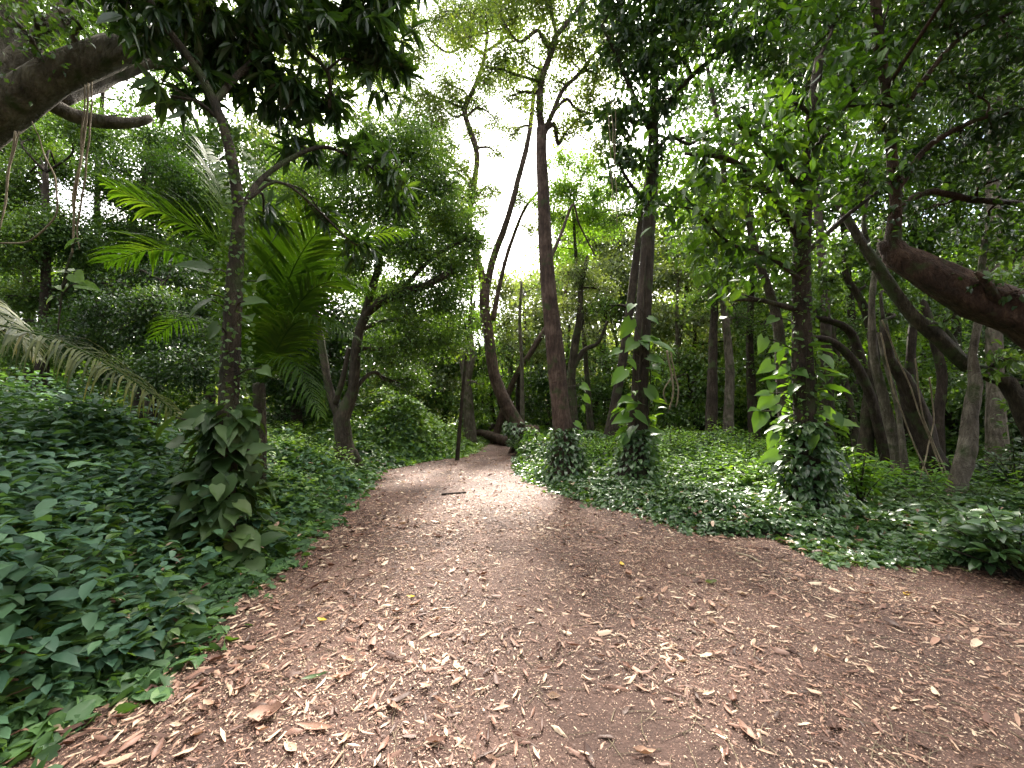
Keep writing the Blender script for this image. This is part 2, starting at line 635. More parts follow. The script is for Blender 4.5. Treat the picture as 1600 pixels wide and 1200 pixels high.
M = {}
M['soil'] = soil_mat('humus soil', (0.020, 0.014, 0.010), (0.035, 0.024, 0.017), (0.06, 0.042, 0.03), (0.12, 0.08, 0.05))
M['path'] = soil_mat('red brown trodden earth', (0.038, 0.021, 0.017), (0.092, 0.052, 0.041), (0.165, 0.099, 0.080), (0.28, 0.18, 0.135))
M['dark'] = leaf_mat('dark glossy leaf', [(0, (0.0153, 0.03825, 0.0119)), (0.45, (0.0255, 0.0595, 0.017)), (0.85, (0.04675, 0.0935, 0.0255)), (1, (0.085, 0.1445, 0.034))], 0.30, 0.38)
M['mid'] = leaf_mat('mid green leaf', [(0, (0.02869, 0.06311, 0.01836)), (0.5, (0.05738, 0.1148, 0.02869)), (0.9, (0.1033, 0.1836, 0.04016)), (1, (0.1721, 0.241, 0.05738))], 0.38, 0.45)
M['sprig'] = leaf_mat('spray leaf', [(0, (0.02244, 0.0561, 0.01122)), (0.5, (0.04488, 0.1047, 0.01646)), (0.9, (0.08228, 0.1496, 0.02618)), (1, (0.1122, 0.1795, 0.0374))], 0.45, 0.45, 0.5, (1.224, 1.224, 0.272))
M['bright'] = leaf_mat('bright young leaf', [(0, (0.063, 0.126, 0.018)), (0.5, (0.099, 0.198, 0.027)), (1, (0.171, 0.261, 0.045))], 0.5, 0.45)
M['fine'] = leaf_mat('fine canopy leaf', [(0, (0.0405, 0.072, 0.018)), (0.5, (0.072, 0.117, 0.027)), (1, (0.144, 0.18, 0.054))], 0.45, 0.5)
M['grey'] = leaf_mat('grey green leaf', [(0, (0.057, 0.0855, 0.04275)), (0.5, (0.114, 0.1568, 0.07838)), (1, (0.1995, 0.2423, 0.1283))], 0.35, 0.5)  # raised tone: soft light of the deep wood is put into the colour
M['ivy'] = leaf_mat('ivy leaf', [(0, (0.02475, 0.05569, 0.0198)), (0.5, (0.0495, 0.1052, 0.03465)), (0.85, (0.08663, 0.1547, 0.0495)), (1, (0.1485, 0.2104, 0.06188))], 0.22, 0.33, 0.6, clump=1.6, drift=1.2, each=.7)
M['bank'] = leaf_mat('undergrowth leaf', [(0, (0.03315, 0.0663, 0.03094)), (0.5, (0.06078, 0.1271, 0.04972)), (0.85, (0.09945, 0.1878, 0.06078)), (1, (0.1547, 0.2652, 0.0663))], 0.28, 0.55, 0.25, clump=1.6, drift=1.2, each=.7)
M['teal'] = leaf_mat('bluish green leaf', [(0, (0.0253, 0.06325, 0.0414)), (0.5, (0.05175, 0.115, 0.0713)), (1, (0.1035, 0.1955, 0.09775))], 0.28, 0.55, 0.25, clump=1.6, drift=1.2, each=.7)
M['weed'] = leaf_mat('weed leaf', [(0, (0.05, 0.11, 0.02)), (0.5, (0.10, 0.21, 0.035)), (1, (0.18, 0.30, 0.06))], 0.4, 0.5, 0.35, drift=.9, each=.7)  # bright green stands in for sunlight that misses these weeds
M['vine'] = leaf_mat('vine leaf', [(0, (0.035, 0.08, 0.018)), (0.5, (0.07, 0.15, 0.03)), (1, (0.13, 0.22, 0.045))], 0.4, 0.4, 0.45, drift=.5, each=.9)
M['pothos'] = leaf_mat('heart leaf', [(0, (0.020, 0.045, 0.014)), (0.5, (0.040, 0.080, 0.024)), (0.85, (0.075, 0.125, 0.035)), (1, (0.14, 0.16, 0.06))], 0.25, 0.5, 0.3, drift=.6, each=.9)
M['palm'] = leaf_mat('palm leaflet', [(0, (0.02268, 0.05544, 0.008064)), (0.5, (0.04032, 0.09072, 0.01109)), (1, (0.0756, 0.126, 0.02016))], 0.55, 0.5, 0.2)
M['palm_dry'] = leaf_mat('ageing palm leaflet', [(0, (0.035, 0.055, 0.012)), (0.5, (0.075, 0.095, 0.02)), (0.85, (0.11, 0.13, 0.03)), (1, (0.20, 0.17, 0.06))], 0.35, 0.45, 0.35, (2.2, 1.9, .3), drift=.5, each=.95)
M['litter'] = leaf_mat('fallen dry leaf', [(0, (0.042, 0.021, 0.016)), (0.25, (0.10, 0.050, 0.037)), (0.45, (0.21, 0.110, 0.080)), (0.65, (0.33, 0.195, 0.138)), (0.82, (0.46, 0.325, 0.235)), (0.93, (0.56, 0.44, 0.32))], 0.10, 0.55, 0.3, (1.2, 1, .7), 1.5, .45, .9)
M['lit_creeper'] = leaf_mat('sunlit-tone creeper leaf', [(0, (0.05, 0.10, 0.025)), (0.5, (0.11, 0.21, 0.04)), (0.85, (0.18, 0.30, 0.06)), (1, (0.27, 0.37, 0.09))], 0.35, 0.36, 0.6, clump=1.6, drift=1.2, each=.7)  # sunlight on the creeper mound is painted into this leaf colour
M['yellow'] = leaf_mat('fallen yellow leaf', [(0, (0.55, 0.36, 0.04)), (1, (0.68, 0.50, 0.08))], 0.15, 0.5, 0.4, (1.2, 1, .7))
M['bark_red'] = bark_mat('reddish brown bark', (0.024, 0.015, 0.012), (0.072, 0.046, 0.036), (0.15, 0.105, 0.085), 5, 1.0, 0.12, .35)
M['bark_umber'] = bark_mat('red umber bark', (0.012, 0.00675, 0.00525), (0.045, 0.0255, 0.01875), (0.105, 0.06375, 0.0465), 4, 1.0, 0.2, .2)
M['bark_dark'] = bark_mat('dark bark', (0.0126, 0.0091, 0.007), (0.0315, 0.0224, 0.0168), (0.07, 0.0525, 0.0385), 6, 0.7, 0.25)
M['bark_moss'] = bark_mat('mossy bark', (0.015, 0.012, 0.009), (0.04125, 0.03225, 0.0225), (0.0975, 0.07875, 0.05625), 5, 0.9, 0.42)
M['bark_grey'] = bark_mat('pale grey bark', (0.036, 0.0288, 0.0224), (0.104, 0.0864, 0.0688), (0.216, 0.188, 0.152), 4, 0.9, 0.3)
M['liana'] = bark_mat('dry liana', (0.084, 0.063, 0.042), (0.196, 0.154, 0.105), (0.294, 0.245, 0.175), 8, 0.3)

# ------------------------------------------------------------------ ground and path
def axis_grid(lo, hi, fine_lo, fine_hi, fine, coarse):
    a = list(np.arange(fine_lo, fine_hi, fine))
    s, x = fine, fine_hi
    while x < hi:
        a.append(x)
        s = min(s * 1.12, coarse)
        x += s
    a.append(hi)
    s, x = fine, fine_lo
    b = []
    while x > lo:
        s = min(s * 1.12, coarse)
        x -= s
        b.append(x)
    b.append(lo)
    return np.array(sorted(set(b)) + a)


def build_ground():
    xs = axis_grid(-150, 150, -9, 10, 0.14, 8)
    ys = axis_grid(-60, 220, 0, 20, 0.14, 8)
    X, Y = np.meshgrid(xs, ys)
    Z = gh(X, Y)
    inside = edge_dist(X, Y) < 0.12
    Z = np.where(inside, Z - 0.03, Z)
    v = np.stack([X, Y, Z], -1).reshape(-1, 3)
    i = np.arange(v.shape[0]).reshape(X.shape)
    q = np.stack([i[:-1, :-1], i[:-1, 1:], i[1:, 1:], i[1:, :-1]], -1).reshape(-1, 4)
    mb = MB()
    mb.add(v, None, q)
    tag(mb.build('ground', M['soil'], smooth=True), None, kind='structure')
    # the path: its own sheet, a little above
    ys = np.concatenate([np.arange(-12, 0, 0.4), np.arange(0, 6, 0.045), np.arange(6, PATH_END + 0.6, 0.1)])
    n = 150
    s = np.linspace(0, 1, n)
    XL, XR = xl(ys)[:, None] - 0.12, xr(ys)[:, None] + 0.12
    Y = ys[:, None] + 0 * s[None]
    X = XL + (XR - XL) * s[None]
    Z = gh(X, Y) + 0.006 + 0.004 * _ng3(X, Y)
    v = np.stack([X, Y, Z], -1).reshape(-1, 3)
    i = np.arange(v.shape[0]).reshape(X.shape)
    q = np.stack([i[:-1, :-1], i[:-1, 1:], i[1:, 1:], i[1:, :-1]], -1).reshape(-1, 4)
    mb = MB()
    mb.add(v, None, q)
    tag(mb.build('path', M['path'], smooth=True), None, kind='structure')


build_ground()


# ------------------------------------------------------------------ undergrowth and litter (nobody could count these)
def scatter_cover(name, n_try, xr_, yr_, size, mat, tmpl, keep, layers=0.28, flat=0.75, label=None, dens_fall=6.0, aspect=0.75):
    """leaves over the undergrowth's surface, thinner and larger with distance"""
    x = rng.uniform(*xr_, n_try)
    # more tries near the viewer
    u = rng.uniform(0, 1, n_try)
    y0, y1 = yr_
    k = 1.0 / dens_fall
    y = y0 + (np.expm1(u * math.log1p((y1 - y0) * k))) / k
    x = x * (1.0)
    ok = keep(x, y)
    x, y = x[ok], y[ok]
    d = edge_dist(x, y)
    e = 0.05 + 0.07 * rng.random(len(x))
    ok = d > e * rng.normal(0.2, 1.5, len(x))
    x, y, d = x[ok], y[ok], d[ok]
    h = cover_h(x, y)
    z0 = gh(x, y)
    depth = rng.uniform(0, 1, len(x)) ** 2.0
    # small hummocks so that single plants read
    bump = 0.10 * _nc3(x, y) * np.clip(h * 3, 0, 1)
    z = z0 + (h * 0.62 + bump) * (1 - depth * np.minimum(layers / np.maximum(h * .5, .05), .95)) + 0.012 + rng.uniform(0, .03, len(x))
    pos = np.stack([x, y, np.maximum(z, z0 + 0.01)], -1)
    # surface slope
    e_ = 0.12
    gx = (cover_h(x + e_, y) - cover_h(x - e_, y)) / (2 * e_)
    gy = (cover_h(x, y + e_) - cover_h(x, y - e_)) / (2 * e_)
    nrmv = nrm(np.stack([-gx, -gy, np.ones_like(gx)], -1))
    a = rng.uniform(0, 2 * np.pi, len(x))
    ax = np.stack([np.cos(a), np.sin(a), rng.uniform(-0.6, 0.35, len(x))], -1) + 0.5 * nrmv * np.array([1, 1, 0])
    up = nrmv * flat + rng.normal(0, 0.42, (len(x), 3))
    dist = np.hypot(x, y)
    L = size * (1 + np.clip((dist - 5) / 14, 0, 1.6)) * rng.uniform(0.55, 1.35, len(x))
    mb = MB()
    leaves(mb, pos, ax, up, L, L * aspect, tmpl)
    # thin stalks
    return tag(mb.build(name, mat, smooth=True), label, kind='stuff')


def left_side(x, y):
    return x < np.interp(y, [0, 10, 20, 40], [0.5, -1.0, -0.8, -0.8])


scatter_cover('ground_cover', 85000, (-7.5, -1.9), (0.7, 6.5), 0.10, M['bank'], T_HEART, lambda x, y: left_side(x, y), dens_fall=8,
              label='dense dark green leafy undergrowth rising beside the path near the vine-covered trunk')
scatter_cover('ground_cover', 75000, (-16, -2), (6.0, 13), 0.10, M['bank'], T_LEAF, lambda x, y: left_side(x, y), layers=0.3,
              label='shaded low creeper carpet under the dark forked tree')
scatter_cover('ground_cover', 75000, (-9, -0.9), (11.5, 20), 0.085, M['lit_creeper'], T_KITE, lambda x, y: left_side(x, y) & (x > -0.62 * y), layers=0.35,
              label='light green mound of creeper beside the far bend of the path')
scatter_cover('ground_cover', 110000, (0.0, 10), (4.1, 13), 0.075, M['ivy'], T_LEAF, lambda x, y: ~left_side(x, y) & (x < 1.15 * y + 1.5), layers=0.2, dens_fall=4,
              label='pale glossy ivy carpet around the three ivy-footed trunks')
scatter_cover('ground_cover', 60000, (0.2, 16), (8.8, 22), 0.08, M['weed'], T_KITE, lambda x, y: ~left_side(x, y), layers=0.4, dens_fall=14,
              label='green weedy undergrowth behind the straight trunks')
scatter_cover('ground_cover', 50000, (-26, 26), (12, 32), 0.16, M['mid'], T_KITE, lambda x, y: (y > 19) | (np.abs(x) > 9), layers=0.4, dens_fall=14,
              label='dim undergrowth deep in the wood')


def scatter_sprigs(name, n, xr_, yr_, h, Lf, mat, keep, label, asp=.5, dens_fall=6.0, per=9):
    """upright leafy shoots standing out of the cover"""
    x = rng.uniform(*xr_, n)
    k = 1.0 / dens_fall
    y = yr_[0] + np.expm1(rng.uniform(0, 1, n) * math.log1p((yr_[1] - yr_[0]) * k)) / k
    patch = Noise2(int(n), 1.1)
    ok = keep(x, y) & (edge_dist(x, y) > (0.08 if Lf > .06 else -.25)) & (patch(x, y) + rng.normal(0, .35, n) > 0.0)
    x, y = x[ok], y[ok]
    m = len(x)
    top = gh(x, y) + cover_h(x, y) * .5
    hh = h * rng.uniform(.35, 1.2, m) * np.clip(edge_dist(x, y) / .5, .3, 1)
    lean = rng.normal(0, .22, (m, 2))
    r_ = np.repeat(np.arange(m), per)
    t = np.tile((np.arange(per) + .8) / per, m) ** .6
    pos = np.stack([x[r_] + lean[r_, 0] * t * hh[r_], y[r_] + lean[r_, 1] * t * hh[r_], top[r_] + t * hh[r_]], -1)
    a = np.tile(np.arange(per) * 2.4, m) + rng.uniform(0, 6.28, m)[r_] + rng.normal(0, .3, len(r_))
    ax = np.stack([np.cos(a), np.sin(a), rng.uniform(-.55, .45, len(a))], -1)
    L = Lf * rng.uniform(.6, 1.3, m)[r_] * rng.uniform(.7, 1.15, len(a))
    mb = MB()
    leaves(mb, pos, ax, rng.normal(0, .25, (len(a), 3)) + [0, 0, 1], L, L * asp, T_LEAF, petiole=.2)
    return tag(mb.build(name, mat, smooth=True), label, kind='stuff')


scatter_sprigs('ground_cover', 4200, (-8, -1.9), (1.0, 8), .62, .12, M['teal'], lambda x, y: left_side(x, y), 'bluish green broad-leaved shoots standing in the bank', .62)
scatter_sprigs('ground_cover', 2200, (-7, -1.7), (0.8, 7), .26, .11, M['lit_creeper'], lambda x, y: left_side(x, y) & (edge_dist(x, y) < 1.3), 'lighter green leafy shoots along the verge of the path', .6)
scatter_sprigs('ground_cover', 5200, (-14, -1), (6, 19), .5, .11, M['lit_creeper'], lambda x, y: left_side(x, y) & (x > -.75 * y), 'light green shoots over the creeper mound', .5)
scatter_sprigs('ground_cover', 4500, (1.5, 14), (6.5, 19), .42, .11, M['weed'], lambda x, y: ~left_side(x, y) & (edge_dist(x, y) > 1.6), 'fresh green weeds between the upright trunks', .45)
scatter_sprigs('ground_cover', 1500, (2.0, 9), (4.3, 8), .16, .10, M['ivy'], lambda x, y: ~left_side(x, y) & (edge_dist(x, y) > .1), 'dark shoots along the front of the ivy carpet', .55)


def caught_leaves():
    n = 9000
    y = 1 + 13 * rng.random(n) ** 1.3
    x = rng.uniform(-1.3, 1.3, n) * y
    d = edge_dist(x, y)
    ok = (d > 0) & (rng.random(n) < np.exp(-d / 1.2) + .06)
    x, y = x[ok], y[ok]
    m = len(x)
    z = gh(x, y) + cover_h(x, y) * .62 + .035
    a = rng.uniform(0, 6.28, m)
    L = rng.uniform(.04, .13, m)
    mb = MB()
    leaves(mb, np.stack([x, y, z], -1), np.stack([np.cos(a), np.sin(a), rng.normal(0, .3, m)], -1), rng.normal(0, .35, (m, 3)) + [0, 0, 1], L, L * .36, T_CURL2)
    tag(mb.build('leaf_litter', M['litter'], smooth=True), 'dry leaves caught on top of the undergrowth along the verges', kind='stuff')


caught_leaves()
scatter_sprigs('ground_cover', 900, (-3.6, 5), (1.2, 9), .07, .05, M['lit_creeper'], lambda x, y: edge_dist(x, y) < .5, 'tiny seedlings creeping out over the verge of the path', .6, per=6)


def build_litter():
    mb = MB()

    def put(n, ymin, ymax, smin, smax, tm, asp, dens, pw=1.0):
        n = int(n * 1.3)
        y = ymin + (ymax - ymin) * rng.uniform(0, 1, n) ** pw
        x = rng.uniform(-1.25, 1.35, n) * (y + 1.5)
        d = edge_dist(x, y)
        p = dens(x, y, d)
        ok = (rng.random(n) < p) & (d < 0.35)
        x, y = x[ok], y[ok]
        m = len(x)
        z = gh(x, y) + 0.008 + rng.uniform(0, 0.012, m)
        a = rng.uniform(0, 6.28, m)
        ax = np.stack([np.cos(a), np.sin(a), rng.normal(0, 0.10, m)], -1)
        up = np.stack([rng.normal(0, .22, m), rng.normal(0, .22, m), np.where(rng.random(m) < .5, 1, -1) * np.ones(m)], -1)
        L = rng.uniform(0, 1, m) ** 2 * (smax - smin) + smin
        # lift leaves that are turned upside down so that they do not sink in
        pos = np.stack([x, y, z + (up[:, 2] < 0) * L * asp * 0.28], -1)
        leaves(mb, pos, ax, up, L, L * asp * rng.uniform(.6, 1.3, m), tm)

    clump = Noise2(71, 3.5)
    clump2 = Noise2(72, 1.2)

    def dens_edge(x, y, d):
        # thick near the left verge and the right-hand clearing, thin on the trodden line
        lane = np.exp(-((x - 0.55 + 0.04 * y) / (0.75 + .12 * y)) ** 2) * np.clip(1.3 - y / 5, 0.12, 1)
        return np.clip(0.95 - 0.85 * lane + 0.42 * clump(x, y) + 0.3 * clump2(x, y), 0.03, 1)

    def dens_left(x, y, d):
        w = np.exp(-np.clip(x - xl(y), 0, 9) / 0.9)
        return np.clip(w + 0.12 + 0.2 * clump(x, y), 0.02, 1)

    put(300000, 0.6, 7.0, 0.006, 0.026, T_FINE, 0.5, dens_edge, 0.9)
    put(170000, 0.6, 4.5, 0.003, 0.012, T_FINE, 0.6, lambda x, y, d: 0 * x + .8, 0.9)
    put(230000, 4.0, 19, 0.012, 0.042, T_FINE, 0.5, dens_edge, 0.8)
    for tm, k in ((T_CURL, 1), (T_CURL2, 1), (T_CURL3, .6)):
        put(int(9500 * k), 0.6, 6.5, 0.022, 0.095, tm, 0.21, dens_edge, 0.95)
        put(int(5500 * k), 0.6, 6.0, 0.035, 0.13, tm, 0.30, dens_left, 0.95)
        put(int(7000 * k), 5.0, 14, 0.04, 0.11, tm, 0.36, dens_edge, 0.9)
        put(int(800 * k), 0.6, 7.0, 0.07, 0.17, tm, 0.33, dens_left, 0.9)
        put(int(450 * k), 0.6, 9.0, 0.06, 0.13, tm, 0.28, lambda x, y, d: 0 * x + .6, 0.9)
    tag(mb.build('leaf_litter', M['litter'], smooth=True), 'dry tan and pinkish leaf litter strewn over the trodden earth', kind='stuff')
    # twigs
    mb = MB()
    for _ in range(1300):
        y = 0.8 + 9 * rng.random() ** 1.3
        x = rng.uniform(-1.1, 1.3) * y
        if edge_dist(x, y) > 0.2:
            continue
        a = rng.uniform(0, 6.28)
        L = rng.uniform(0.05, 0.28)
        k = rng.normal(0, 0.25)
        pts = [(x + math.cos(a + k * s) * L * s, y + math.sin(a + k * s) * L * s, 0) for s in (0, .35, .7, 1)]
        pts = [(p[0], p[1], ghs(p[0], p[1]) + 0.013) for p in pts]
        tube(mb, pts, [0.0028, .0026, .002, .001], 4, step=0.04)
    tag(mb.build('leaf_litter', M['liana']), 'thin dry twigs scattered through the leaf litter', kind='stuff')


build_litter()


# ------------------------------------------------------------------ trees
def rand_dir(n):
    return nrm(rng.normal(0, 1, (n, 3)))


DENS = 1.55
KIND = {
    # template, leaf length, aspect, leaves per cluster, spread of a cluster, droop, whorled
    'mango': (T_LANCE, 0.26, 0.24, 10, 0.05, 0.75, True),
    'broad': (T_LEAF, 0.125, 0.55, 9, 0.16, 0.45, False),
    'spray': (T_LEAF, 0.19, 0.46, 8, 0.20, 0.45, False),
    'small': (T_KITE, 0.085, 0.55, 16, 0.20, 0.30, False),
    'tiny': (T_KITE, 0.075, 0.50, 12, 0.20, 0.20, False),
    'far': (T_KITE, 0.16, 0.58, 14, 0.34, 0.35, False),
    'farther': (T_KITE, 0.26, 0.6, 14, 0.6, 0.35, False),
}


def tree(name, label, trunk, limbs=(), blobs=(), leaf='small', lmat='mid', bark='bark_dark', lai=1.7, cat='tree', group=None,
         sides=10, rough=0.10, limb_k=0.42, twig=True, flare=1.5, subs=5, wob=0.0, extra_leaf=None, limb_from=0.25, roots=5):
    """trunk / limbs: lists of (px, py, Y, width in px); blobs: (px, py, Y, radius in px)"""
    tp = np.array([P(a, b, c) for a, b, c, w in trunk])
    tr = np.array([w / FPX * c / 2 for a, b, c, w in trunk])
    base = tp[0].copy()
    gz = ghs(base[0], base[1])
    base[2] = gz
    tp[0, 2] = gz - 0.12
    tr[0] *= flare
    root = thing(name, label, cat, base, group)
    mb = MB()
    nodes, nrad, nt_ = [], [], []
    p, r = tube(mb, tp, tr, sides, rough=rough, wob=wob)
    k0 = int(len(p) * limb_from)
    nodes.append(p[k0:])
    nrad.append(r[k0:])
    # root buttresses
    for j in range(roots if tr[0] > .12 else 0):
        a = rng.uniform(0, 6.28)
        q0 = base + np.array([math.cos(a), math.sin(a), 0]) * tr[0] * 0.45 + np.array([0, 0, tr[0] * 1.2])
        dd = tr[0] * rng.uniform(1.2, 1.9)
        q1 = base + np.array([math.cos(a), math.sin(a), 0]) * dd
        q1[2] = ghs(q1[0], q1[1]) - tr[0] * 0.25
        qm = (q0 + q1) / 2 - np.array([0, 0, tr[0] * 0.25])
        tube(mb, [q0, qm, q1], [tr[0] * .30, tr[0] * .26, tr[0] * .12], 6, rough=0.1)
    for lb in limbs:
        lp = np.array([P(a, b, c) for a, b, c, w in lb])
        lr = np.array([w / FPX * c / 2 for a, b, c, w in lb])
        p, r = tube(mb, lp, lr, max(6, sides - 2), rough=rough, wob=wob * .7)
        nodes.append(p)
        nrad.append(r)
    N = np.vstack(nodes)
    NR = np.concatenate(nrad)
    tmpl, L, asp, per, sig, droop, whorl = KIND[leaf]
    lf = MB()
    for (bx, by, bY, br) in blobs:
        c = P(bx, by, bY)
        rad = br / FPX * bY
        # attach: near, and preferably from below
        dv = N - c
        cost = np.linalg.norm(dv, axis=1) + 1.2 * np.maximum(dv[:, 2], 0) + 0.15 * rad
        j = int(np.argmin(cost))
        s0, r0 = N[j], min(NR[j] * limb_k, 0.09 * rad + 0.02) + 0.006
        span = np.linalg.norm(c - s0)
        m1 = s0 + (c - s0) * 0.35 + rng.normal(0, 0.10, 3) * span + np.array([0, 0, 0.10 * span])
        m2 = s0 + (c - s0) * 0.72 + rng.normal(0, 0.08, 3) * span + np.array([0, 0, 0.06 * span])
        lp, lr = tube(mb, [s0, m1, m2, c], [r0, r0 * .8, r0 * .6, r0 * .4], 6, step=max(0.12, span / 14), rough=0.06)
        ends = []
        starts = []
        for _ in range(subs):
            i0 = rng.integers(int(len(lp) * 0.45), len(lp))
            e = c + rand_dir(1)[0] * rad * np.array([1, 1, 0.8]) * rng.uniform(0.5, 0.95)
            mm = (lp[i0] + e) / 2 + rng.normal(0, 0.12, 3) * rad
            sp_, sr_ = tube(mb, [lp[i0], mm, e], [lr[i0] * .55, lr[i0] * .35, 0.004], 4, step=max(0.1, rad / 5))
            ends.append(sp_)
        ends.append(lp[len(lp) // 2:])
        E = np.vstack(ends)
        # leaf clusters
        area = L * L * asp * 0.62
        nleaf = lai * DENS * math.pi * rad * rad / area
        ncl = max(3, int(nleaf / per))
        cc = rand_dir(ncl) * (rng.random((ncl, 1)) ** 0.42)
        cc = c + cc * rad * np.array([1, 1, 0.82]) * (0.62 + 0.34 * rng.exponential(1.0, (ncl, 1))).clip(.6, 1.7)
        # pull part of the clusters towards the branches: clumps and gaps
        d2 = np.linalg.norm(cc[:, None, :] - E[None], axis=2)
        near = E[np.argmin(d2, axis=1)]
        pull = rng.uniform(0.05, 0.6, (ncl, 1))
        cc = cc + (near - cc) * pull
        if twig:
            show = np.arange(ncl) if (whorl or ncl < 60) else rng.choice(ncl, 60, replace=False)
            for i in show:
                w = max(0.0022, 0.0009 * bY) * 0.9
                mid = (near[i] + cc[i]) / 2 + rng.normal(0, 0.04, 3) * rad
                tube(mb, [near[i], mid, cc[i]], [w * 1.3, w, w * .7], 3, step=9, cap=False)
        reps = np.repeat(np.arange(ncl), per)
        n = len(reps)
        ctr = cc[reps]
        outw = nrm(ctr - near[reps] + rng.normal(0, 0.02, (n, 3)))
        if whorl:
            pos = ctr + rng.normal(0, sig * 0.35, (n, 3))
            ax = rand_dir(n) * 0.9 + outw * 0.55 + np.array([0, 0, -droop]) * rng.uniform(0.2, 1.4, (n, 1))
            up = np.array([0, 0, 1.0]) + rng.normal(0, 0.35, (n, 3)) - nrm(ax) * 0.0
        else:
            pos = ctr + rng.normal(0, sig * (0.6 + 0.4 * rad), (n, 3)) * np.array([1, 1, 0.7])
            ax = rand_dir(n) * 0.8 + outw * 0.4 + np.array([0, 0, -droop])
            up = np.array([0, 0, 0.9]) + rng.normal(0, 0.55, (n, 3))
        LL = L * rng.uniform(0.6, 1.3, n)
        leaves(lf, pos, ax, up, LL, LL * asp * rng.uniform(.8, 1.2, n), tmpl)
    if extra_leaf:
        extra_leaf(lf)
    o = mb.build('trunk', M[bark], root, smooth=True, origin=base)
    if lf.n:
        lf.build('crown', M[lmat], root, origin=base)
    return root


def fill(px0, px1, py0, py1, Y0, Y1, n, r, jitter=0.35):
    """blobs spread through a region (a jittered grid)"""
    w, h = px1 - px0, py1 - py0
    nx = max(1, int(round(math.sqrt(n * w / max(h, 1)))))
    ny = max(1, int(math.ceil(n / nx)))
    out = []
    for i in range(nx):
        for j in range(ny):
            out.append((px0 + w * (i + .5 + rng.uniform(-jitter, jitter)) / nx, py0 + h * (j + .5 + rng.uniform(-jitter, jitter)) / ny,
                        rng.uniform(Y0, Y1), r * rng.uniform(.75, 1.25)))
    return out


def big_leaf(root, origin, q, c, L_, dx, mat):
    axis = nrm(np.array([[dx * rng.uniform(.4, 1), rng.uniform(-.8, .2), rng.uniform(-1.1, .1)]]))
    s_ = q - axis[0] * L_ * .5
    upv = np.array([[rng.normal(0, .35) - dx * .1, rng.uniform(-1.2, -.3), rng.uniform(.5, 1.0)]])
    lb = MB()
    leaves(lb, s_[None], axis, upv, L_, L_ * .68, T_HEART)
    o = lb.build('leaf', M[mat], root, origin=origin, smooth=True)
    st = MB()
    tube(st, [c, (c + s_) / 2 + np.array([0, 0, .05]), s_], [.012, .009, .008], 5, step=.06)
    st.build('stalk', M['bark_moss'], o, smooth=True, origin=origin)


def climber(name, label, trunk_pts, z0, z1, R0, R1, n, size, mat='pothos', big=(), tmpl=T_HEART, group=None, stem=True, loose=0.25, flat=False):
    """leafy vine wrapped round a trunk. trunk_pts as for tree(); z0..z1 height range"""
    tp = np.array([P(a, b, c) for a, b, c, w in trunk_pts])
    tr = np.array([w / FPX * c / 2 for a, b, c, w in trunk_pts])
    base = tp[0].copy()
    base[2] = ghs(base[0], base[1])
    tp[0, 2] = base[2]
    root = thing(name, label, 'climbing plant', base, group)
    p, r = resample(tp, tr, 0.06)
    order = np.argsort(p[:, 2])
    pz, px_, py_, pr = p[order, 2], p[order, 0], p[order, 1], r[order]
    mb = MB()
    t = rng.random(n) ** 1.25
    z = base[2] + z0 + (z1 - z0) * t
    rad = np.interp(z, pz, pr) + (R0 * (1 - t) + R1 * t) * np.sqrt(rng.random(n)) * (1 + 0.3 * np.sin(z * 9))
    a = rng.uniform(0, 6.28, n)
    cx, cy_ = np.interp(z, pz, px_), np.interp(z, pz, py_)
    pos = np.stack([cx + rad * np.cos(a), cy_ + rad * np.sin(a), z], -1)
    outw = np.stack([np.cos(a), np.sin(a), 0 * a], -1)
    ax = outw * rng.uniform(0.4, 1.5, (n, 1)) + np.array([0, 0, -1.0]) * rng.uniform(.1, 1.2, (n, 1)) + rng.normal(0, loose * 1.5, (n, 3))
    up = outw * .6 + np.array([0, 0, 1.0]) + rng.normal(0, loose * 1.3, (n, 3))
    if flat:
        ax = outw + np.array([0, 0, -.25]) + rng.normal(0, .45, (n, 3))
        up = np.array([0, 0, 1.0]) + outw * .3 + rng.normal(0, .3, (n, 3))
    L = size * rng.uniform(.6, 1.35, n)
    leaves(mb, pos, ax, up, L, L * (.66 if flat else .82), tmpl)
    for (bx, by, L_, dx) in big:
        # large spread leaves on a stalk: pixel of the blade's middle, blade length, direction (+1 / -1 sideways)
        Yt = base[1] - 0.1 + rng.normal(0, .05)
        q = P(bx, by, Yt)
        c = np.array([np.interp(q[2], pz, px_), np.interp(q[2], pz, py_), q[2] - L_ * .5])
        big_leaf(root, base, q, c, L_, dx, 'pothos' if mat != 'ivy' else 'vine')
    if stem:
        for k in range(4):
            ph = rng.uniform(0, 6.28)
            zz = np.linspace(base[2] - 0.02, base[2] + z1 * rng.uniform(.8, 1.05), 16)
            aa = ph + zz * rng.uniform(-1.2, 1.2)
            rr = np.interp(zz, pz, pr) + 0.015
            pts = np.stack([np.interp(zz, pz, px_) + rr * np.cos(aa), np.interp(zz, pz, py_) + rr * np.sin(aa), zz], -1)
            st = MB()
            tube(st, pts, np.linspace(.014, .007, 16), 5, step=.1, rough=.1)
            st.build('stem', M['bark_moss'], root, smooth=True, origin=base)
    mb.build('foliage', M[mat], root, origin=base, smooth=True)
    return root


